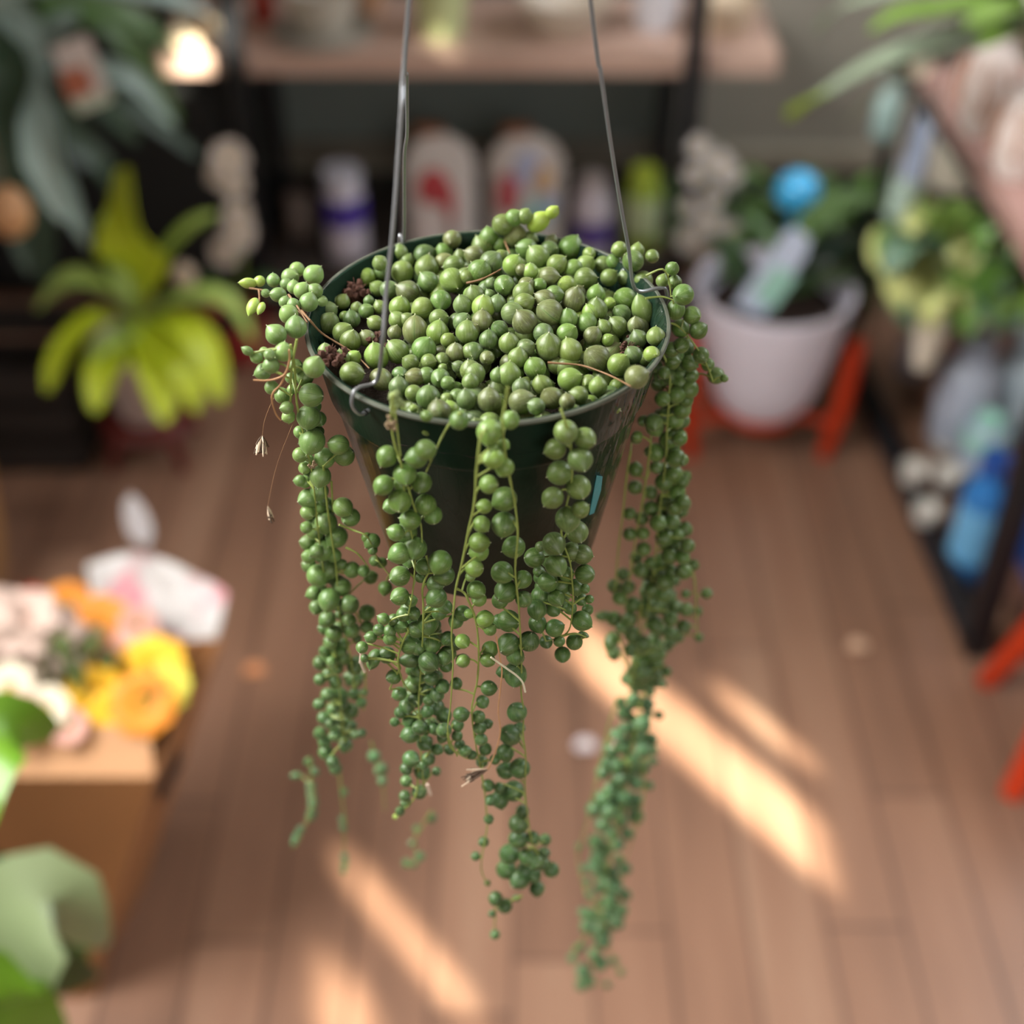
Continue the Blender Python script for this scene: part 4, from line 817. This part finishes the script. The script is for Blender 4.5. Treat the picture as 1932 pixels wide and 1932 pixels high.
for px, py, r, c_, lb in [(1736, 125, .019, 'f3efdc', 'small bright white ball added for the sun glint at the far end of the right shelf'), (1790, 108, .018, 'a29c98', 'small grey ball beside the bright white one on the right shelf')]:  # the white ball and its stake are added in place of a sun glint
    q = atY(px, py, 1.93); t = thing('small_ball', lb, 'ornament', q); MB().ball(q, r, 20, 14).build('ball_body', mat('ball_'+c_, c_, .2, .04, 10), t); MB().tube([q+Vector((0, 0, -r*.9)), Vector((q.x, q.y, .652))], .003, 8).build('stem', mat('stake_grey', '77726c', .5, .1, 10), t)
def bush(name, label, base, leaves, n, cx, cy, rx, ry, Y, mats, lw, potc):
    t = thing(name, label, 'potted plant', base)
    MB().lathe([(.0005, 0), (.045, 0), (.06, .07), (.056, .07), (.05, .06), (.0005, .055)], base, 28, cap=False).build('pot_wall', mat('pot_'+potc, potc, .5, .1, 12), t); disc(t, base+Vector((0, 0, .058)), .05)
    for i in range(n):
        a = R.uniform(0, 6.28); k = math.sqrt(R.random()); q = atY(cx+rx*k*math.cos(a), cy+ry*k*math.sin(a), Y+R.uniform(-.08, .06)); s_ = base+Vector((0, 0, .06)); m_ = s_.lerp(q, .6)+Vector((0, 0, .03))
        foliage(t, [([s_, m_, q, q+Vector((R.uniform(-.04, .03), -.03, -.04))], R.uniform(*lw))], R.choice(mats))
pale = mat('pale_yellow_leaf', 'c8cf86', .45, .2, 12); midg = mat('fresh_leaf', '6f8f3f', .45, .3, 12); blueg = mat('cool_leaf', '5f8068', .45, .3, 12)
bush('variegated_pothos', 'bushy plant with pale yellow and green leaves on the middle shelf of the right rack', onz(1800, 600, .246), None, 44, 1770, 480, 100, 125, 2.05, [pale, pale, midg, pale, blueg], (.045, .075), 'b58a50')
bush('leafy_houseplant', 'cool green leafy plant at the right picture edge of the middle shelf', onz(1925, 600, .246), None, 40, 1900, 500, 60, 120, 2.0, [blueg, dk, midg, blueg], (.035, .055), '8a6a48')
q = onz(1740, 690, .066+.0)
t = thing('candle', 'cream cone-shaped candle with a yellow top on the right rack', 'candle', Vector((atY(1742, 640, 2.0).x, 2.0, .24))); q = atY(1740, 690, 2.02)
MB().lathe([(.0005, 0), (.016, 0), (.034, .10), (.036, .13), (.0005, .13)], q, 24, cap=False).build('candle_body', mat('cream_wax', 'dcd2c0', .5, .08, 20), t); MB().lathe([(.0005, .131), (.036, .131), (.028, .15), (.0005, .16)], q, 24, cap=False).build('candle_top', mat('amber_wax', 'e0b46a', .4, .1, 20), t)
# lower level of the rack: bottles and little white pots
for i, (px, py, r, h, c_, cc, lab, lb) in enumerate([
        (1800, 830, .052, .22, 'a4acbc', '9aa3b5', None, 'tall grey-blue bottle on the lowest shelf of the right rack'),
        (1900, 810, .045, .20, 'b3c2cc', 'a9b9c4', None, 'grey-blue bottle at the right picture edge of the lowest shelf'),
        (1845, 880, .040, .11, 'aab8cc', '9cd0c0', [(.5, .8, '9cd0c0')], 'short grey bottle with a mint label in front of the tall grey-blue ones'),
        (1715, 700, .030, .09, '8a8791', '7f7a80', None, 'small dim grey jar at the far end of the lowest shelf')]):
    q = onz(px, py, .066); bottle('spray_bottle' if r > .035 else 'small_jar', lb, 'bottle' if r > .035 else 'jar', q, r, h, c_, cc, .5, .7, lab=lab)
for px, py, r, lb in [(1722, 905, .026, 'little white pot, left one of the pair on the lowest right shelf'), (1785, 912, .026, 'little white pot, right one of the pair on the lowest right shelf'), (1783, 850, .022, 'little cream pot behind the pair on the lowest right shelf'), (1745, 980, .024, 'little white pot on its own nearest the black rail')]:
    q = onz(px, py, .066); t = thing('mini_pot', lb, 'pot', q, 'little white pots'); MB().lathe([(.0005, 0), (r*.8, 0), (r, r*1.2), (r*.85, r*1.2), (r*.7, r*.4), (.0005, r*.4)], q, 24, cap=False).build('body', mat('bright_white', 'd3cfc8', .4, .05, 15), t)
bottle('water_jug', 'tall bright blue plastic bottle leaning inside the black rack', 'bottle', onz(1818, 1085, .0) + Vector((0, .0, .001)), .037, .26, '2f74b8', '274f9a', .5, .7, lab=[(.2, .62, '6fb2e0')])
q = onz(1925, 1110, .066)+Vector((.05, .06, 0)); t = thing('storage_box', 'dark blue plastic box beside the blue bottle in the black rack', 'box', q)
MB().box(q+Vector((.04, .03, .08)), (.15, .2, .16)).build('box_body', mat('navy_plastic', '0e3f80', .4, .1, 10), t, smooth_=False); MB().box(q+Vector((.04, .03, .166)), (.16, .21, .014)).build('lid', mat('navy_lid', '0c2f60', .4, .1, 10), t, smooth_=False)
# planter on orange-red legs at the right edge
L1 = onz(1862, 1285, 0); L2 = onz(1908, 1500, 0); c = Vector((L1.x+.12, (L1.y+L2.y)/2, 0)); st = thing('plant_stand', 'orange-red stand at the right edge in front of the black rack', 'plant stand', c)
for q in (L1, L2, L1+Vector((.24, .02, 0)), L2+Vector((.24, 0, 0))):
    MB().tube([q, q.lerp(Vector((c.x, c.y, .3)), .38)+Vector((0, 0, .08))], [.017, .024], 12).build('leg', redm, st)
for q in (L1, L2): MB().tube([q.lerp(c, .2)+Vector((0, 0, .09)), q.lerp(c, .2)+Vector((.19, 0, .09))], .011, 10).build('strut', redm, st)
MB().lathe([(.0003, .088), (.07, .088), (.075, .094), (.07, .1), (.0003, .1)], c, 30, cap=False).build('top', redm, st)
t = thing('grey_planter', 'grey-white planter held by the orange-red stand at the right edge', 'planter', c+Vector((0, 0, .102)))
MB().lathe([(.0005, .102), (.06, .102), (.075, .13), (.09, .3), (.084, .3), (.07, .26), (.0005, .26)], c, 36, cap=False).build('pot_wall', mat('grey_white_glaze', 'a9aab2', .4, .06, 14), t); disc(t, c+Vector((0, 0, .262)), .068)
foliage(t, [([c+Vector((0, 0, .26)), c+Vector((x*.5, y*.5, .36)), c+Vector((x, y, .34))], .06) for x, y in ((.1, .05), (.0, -.1), (.08, .12), (.14, -.06))], midg)
# ------------------------------------------------------------------ left: kraft box of flowers
kraft = mat('kraft_card', '8f6037', .75, .1, 8, bump=.3, bscale=200); kraftl = mat('kraft_card_lit', 'b98a62', .75, .1, 8)  # second card colour is paler: light on the flap put into the colour
bx = thing('cardboard_box', 'brown cardboard box narrowing to its base with a dark hand hole', 'box', (-.60, 1.08, 0))
tz, bz = .405, .0; T = [(-.83, .985), (-.395, .985), (-.355, 1.20), (-.83, 1.20)]; B_ = [(-.80, .96), (-.545, .96), (-.505, 1.13), (-.80, 1.13)]
Tv = [Vector((x, y, tz)) for x, y in T]; Bv = [Vector((x, y, bz)) for x, y in B_]
def wallp(i, j, th=.006):
    a, b2, c2, d2 = Bv[i], Bv[j], Tv[j], Tv[i]; n_ = (b2-a).cross(d2-a).normalized()
    return MB().add([a, b2, c2, d2, a-n_*th, b2-n_*th, c2-n_*th, d2-n_*th], [(0, 1, 2, 3), (7, 6, 5, 4), (0, 4, 5, 1), (1, 5, 6, 2), (2, 6, 7, 3), (3, 7, 4, 0)])
for i, j in ((0, 1), (1, 2), (2, 3), (3, 0)): wallp(i, j).build('side_panel', kraft, bx, smooth_=False)
MB().box((-.66, 1.05, .004), (.26, .17, .006)).build('base_panel', kraft, bx, smooth_=False)
MB().add([Tv[0], Tv[1], Tv[1]+Vector((-.01, .045, .035)), Tv[0]+Vector((0, .045, .035)), Tv[0]+Vector((0, .004, -.004)), Tv[1]+Vector((0, .004, -.004)), Tv[1]+Vector((-.01, .049, .031)), Tv[0]+Vector((0, .049, .031))],
         [(0, 1, 2, 3), (7, 6, 5, 4), (0, 4, 5, 1), (1, 5, 6, 2), (2, 6, 7, 3), (3, 7, 4, 0)]).build('flap', kraftl, bx, smooth_=False)
hc = (Tv[1]*.62+Tv[2]*.38)*.82+(Bv[1]*.62+Bv[2]*.38)*.18; nn = (Bv[2]-Bv[1]).cross(Tv[1]-Bv[1]).normalized(); ee = (Tv[2]-Tv[1]).normalized()
vs = [hc+nn*.001+ee*x+Vector((.0, 0, 1))*z for x, z in ((-.03, -.028), (.03, -.028), (.036, 0), (.03, .028), (-.03, .028), (-.036, 0))]
MB().add(vs+[v-nn*.0015 for v in vs], [tuple(range(6)), tuple(range(11, 5, -1))]+[(i, (i+1) % 6, 6+(i+1) % 6, 6+i) for i in range(6)]).build('hand_hole', mat('hole_shadow', '1a0e08', .9, .1, 10), bx, smooth_=False)
# bouquet in the box
bq = thing('bouquet', 'bunch of orange and yellow flowers standing in the cardboard box', 'bouquet', (-.62, 1.08, .02))
OR, YE, PI_, RD, CR, LY = [mat(n_, c_, .6, .15, 30) for n_, c_ in (('orange_petal', 'e08a22'), ('yellow_petal', 'efb914'), ('pink_petal', 'dba596'), ('red_petal', 'b83a1c'), ('cream_petal', 'dccfb6'), ('lemon_petal', 'd8d048'))]
gl = mat('bouquet_leaf', '4a5a20', .5, .3, 14); hub = Vector((-.64, 1.08, .1))
for i, (x, y, Y, r, mm) in enumerate([(190, 1185, 1.22, .05, OR), (160, 1225, 1.2, .045, OR), (120, 1215, 1.2, .04, RD), (60, 1150, 1.25, .035, RD), (130, 1140, 1.25, .035, OR), (180, 1320, 1.07, .045, YE), (160, 1285, 1.1, .03, RD), (290, 1265, 1.12, .05, YE),
        (310, 1300, 1.1, .04, LY), (270, 1330, 1.05, .045, OR), (240, 1230, 1.15, .04, PI_), (215, 1270, 1.12, .035, OR), (70, 1290, 1.08, .04, CR), (90, 1340, 1.03, .045, CR), (20, 1300, 1.05, .05, CR), (35, 1350, 1.02, .045, PI_), (130, 1370, 1.02, .035, PI_), (260, 1180, 1.22, .04, PI_), (95, 1250, 1.15, .04, PI_), (215, 1340, 1.05, .03, YE)]):
    c = atY(x, y, Y); f = flower(c, r*(.62 if mm in (CR, PI_) else .85), 8, mm, bq, seed=i, face=(R.uniform(-.3, .3), -.6, .9))
    MB().tube(smooth([hub+Vector((R.uniform(-.03, .03), R.uniform(-.03, .03), 0)), (hub+c)/2, c]), .0025, 6).build('stem', gl, bq)
for i in range(18):
    c = atY(R.uniform(30, 330), R.uniform(1180, 1400), R.uniform(1.06, 1.2)); foliage(bq, [([hub, (hub+c)/2, c, c+Vector((R.uniform(-.03, .03), -.02, -.02))], .03)], gl)
# patterned wrapping paper fan
wp = thing('wrapping_paper', 'crumpled white wrapping paper with pink blotches behind the orange flowers', 'paper', atY(300, 1270, 1.22)); b = MB(); vs = []; fs = []; nx, ny = 20, 16
cor = [atY(195, 1330, 1.20), atY(385, 1300, 1.20), atY(432, 1110, 1.29), atY(160, 1075, 1.33)]
topm = atY(290, 1050, 1.33)
for j in range(ny+1):
    for i in range(nx+1):
        u, v = i/nx, j/ny; q = cor[0].lerp(cor[1], u).lerp(cor[3].lerp(cor[2], u)+(topm-cor[3].lerp(cor[2], .5))*math.sin(math.pi*u), v)
        vs.append(q+Vector((0, -.012, .006))*noise.noise(Vector((u*5, v*4, 0)))*1.2+Vector((0, .01*math.cos(math.pi*u), 0)))
k = len(vs); vs += [v+Vector((0, .0008, -.0003)) for v in vs]
for j in range(ny):
    for i in range(nx):
        a = j*(nx+1)+i; fs.append((a, a+1, a+nx+2, a+nx+1)); fs.append((k+a+nx+1, k+a+nx+2, k+a+1, k+a))
for i in range(nx): fs.append((i, k+i, k+i+1, i+1)); a = ny*(nx+1)+i; fs.append((a, a+1, k+a+1, k+a))
for j in range(ny): a = j*(nx+1); fs.append((a, a+nx+1, k+a+nx+1, k+a)); a += nx; fs.append((a, k+a, k+a+nx+1, a+nx+1))
wm = mat('printed_paper', 'cbc7c5', .5, .12, 30); nt = wm.node_tree; N = nt.nodes; L = nt.links
n1 = N.new('ShaderNodeTexNoise'); n1.inputs['Scale'].default_value = 13; tc = N.new('ShaderNodeTexCoord'); L.new(tc.outputs['Object'], n1.inputs['Vector'])
cr = N.new('ShaderNodeValToRGB'); L.new(n1.outputs['Fac'], cr.inputs[0]); cr.color_ramp.elements[0].position = .54; cr.color_ramp.elements[0].color = (*s2l('cbc7c5'), 1); cr.color_ramp.elements[1].position = .62; cr.color_ramp.elements[1].color = (*s2l('d08a94'), 1)
L.new(cr.outputs[0], N['Principled BSDF'].inputs['Base Color']); b.add(vs, fs).build('sheet', wm, wp)
tq = atY(255, 975, 1.40); t = thing('white_feather', 'small upright white feather above the wrapping paper', 'ornament', tq)
MB().blade([atY(275, 1025, 1.39), atY(262, 985, 1.40), atY(245, 932, 1.41)], .036, (0, -1, .3), .001).build('vane', mat('feather_white', 'c6c2c4', .6, .05, 20), t); MB().tube([hub, atY(300, 1180, 1.25), atY(300, 1080, 1.36), atY(275, 1025, 1.39), atY(262, 985, 1.398)], .0012, 6).build('quill', mat('feather_white', ''), t)
t = thing('pink_tissue', 'crumpled pale pink tissue at the left edge beside the orange flowers', 'paper', atY(40, 1200, 1.12))
b = MB(); q = atY(25, 1215, 1.13); b.ball(q, .075, 30, 20, sc_=(1.1, .8, .75), bump=.55, seed=3); b.build('tissue_sheet', mat('pink_tissue_paper', 'cdb3a6', .6, .12, 30), t)
# kraft bag further back
q = Vector((-.98, 1.72, 0)); t = thing('paper_bag', 'upright brown paper bag standing at the left edge on the floor', 'bag', q)
vs = []; fs = []; P = [(-.10, -.07), (.10, -.07), (.10, .07), (-.10, .07)]
for zz, k in ((0, 1), (.1, 1.0), (.22, .93), (.3, .9)):
    for x, y in P: vs.append(q+Vector((x*k+zz*.18, y*k*(1-zz*.8), zz)))
for j in range(3):
    for i in range(4): fs.append((j*4+i, j*4+(i+1) % 4, (j+1)*4+(i+1) % 4, (j+1)*4+i))
fs += [(3, 2, 1, 0), (12, 13, 14, 15)]; MB().add(vs, fs).build('bag_body', mat('brown_paper', 'a5794a', .75, .12, 14), t, smooth_=False)
MB().tube(smooth([q+Vector((.02, -.05, .29)), q+Vector((.03, -.05, .34)), q+Vector((.08, -.05, .34)), q+Vector((.09, -.05, .29))]), .003, 6).build('handle', mat('twine', 'c8a880', .8, .1, 60), t)
# dark crate added beyond the bag to fill a black area
t = thing('plant_crate', 'dark crate added to fill the black area behind the brown paper bag', 'crate', (-1.02, 2.16, 0)); cw = mat('dark_crate', '1f1712', .8, .2, 10)
for z in (.04, .12, .20):
    for y in (2.05, 2.27): MB().box((-1.02, y, z), (.44, .012, .06)).build('slat', cw, t, smooth_=False)
    for x in (-1.24, -.80): MB().box((x, 2.16, z), (.012, .21, .06)).build('slat', cw, t, smooth_=False)
MB().box((-1.02, 2.16, .012), (.42, .2, .012)).build('base', cw, t, smooth_=False)
# near plant at the lower left corner
c = Vector((-.66, .70, 0)); t = thing('broadleaf_plant', 'broad-leaved green plant close to the camera in the lower left corner', 'potted plant', c)
MB().lathe([(.0005, 0), (.075, 0), (.10, .17), (.094, .17), (.085, .15), (.0005, .145)], c, 32, cap=False).build('pot_wall', mat('brown_pot', '5a3a26', .5, .1, 12), t); disc(t, c+Vector((0, 0, .147)), .084)
nl1 = mat('pale_sage_leaf', '8d9c72', .4, .15, 8); nl2 = mat('bright_leaf', '5f8a1c', .4, .2, 8); nl3 = mat('dark_leaf', '2f4518', .45, .2, 8)
for pts, w_, ya, yb, mm in [([(-60, 1900), (20, 1760), (110, 1700), (185, 1790)], .14, .74, .82, nl1), ([(-40, 1960), (40, 1860), (110, 1840), (180, 1850)], .10, .76, .86, nl3), ([(-60, 1900), (0, 1900), (60, 1930), (120, 1990)], .10, .68, .70, nl2),
        ([(-80, 1800), (-40, 1700), (0, 1650), (30, 1690)], .08, .78, .84, nl3), ([(-120, 1610), (-60, 1440), (20, 1370), (105, 1385)], .09, .72, .84, nl2), ([(-60, 1900), (60, 1850), (130, 1800), (170, 1700)], .07, .84, .92, nl3)]:
    foliage(t, [([c+Vector((0, 0, .15)), c+Vector((.02, .02, .26))]+px_leaf(c, pts, ya, yb), w_)], mm, up=(0, -.7, .7))
for px, py, col_, lb in [(480, 1268, 'd58f62', 'small orange petal lying on the floor near the wrapping paper'), (1620, 1222, 'c9a58a', 'small pale petal lying on the floor left of the black rack'), (1105, 1410, 'd8cdd0', 'small whitish petal lying on the floor beside the long strand')]:
    q = atZ(px, py, .004); t = thing('fallen_petal', lb, 'petal', q); MB().blade([q+Vector((-.016, 0, 0)), q+Vector((0, .002, .003)), q+Vector((.016, 0, .001))], .026, (0, 0, 1), .001).build('petal_blade', mat('petal_'+col_, col_, .6, .1, 60), t)
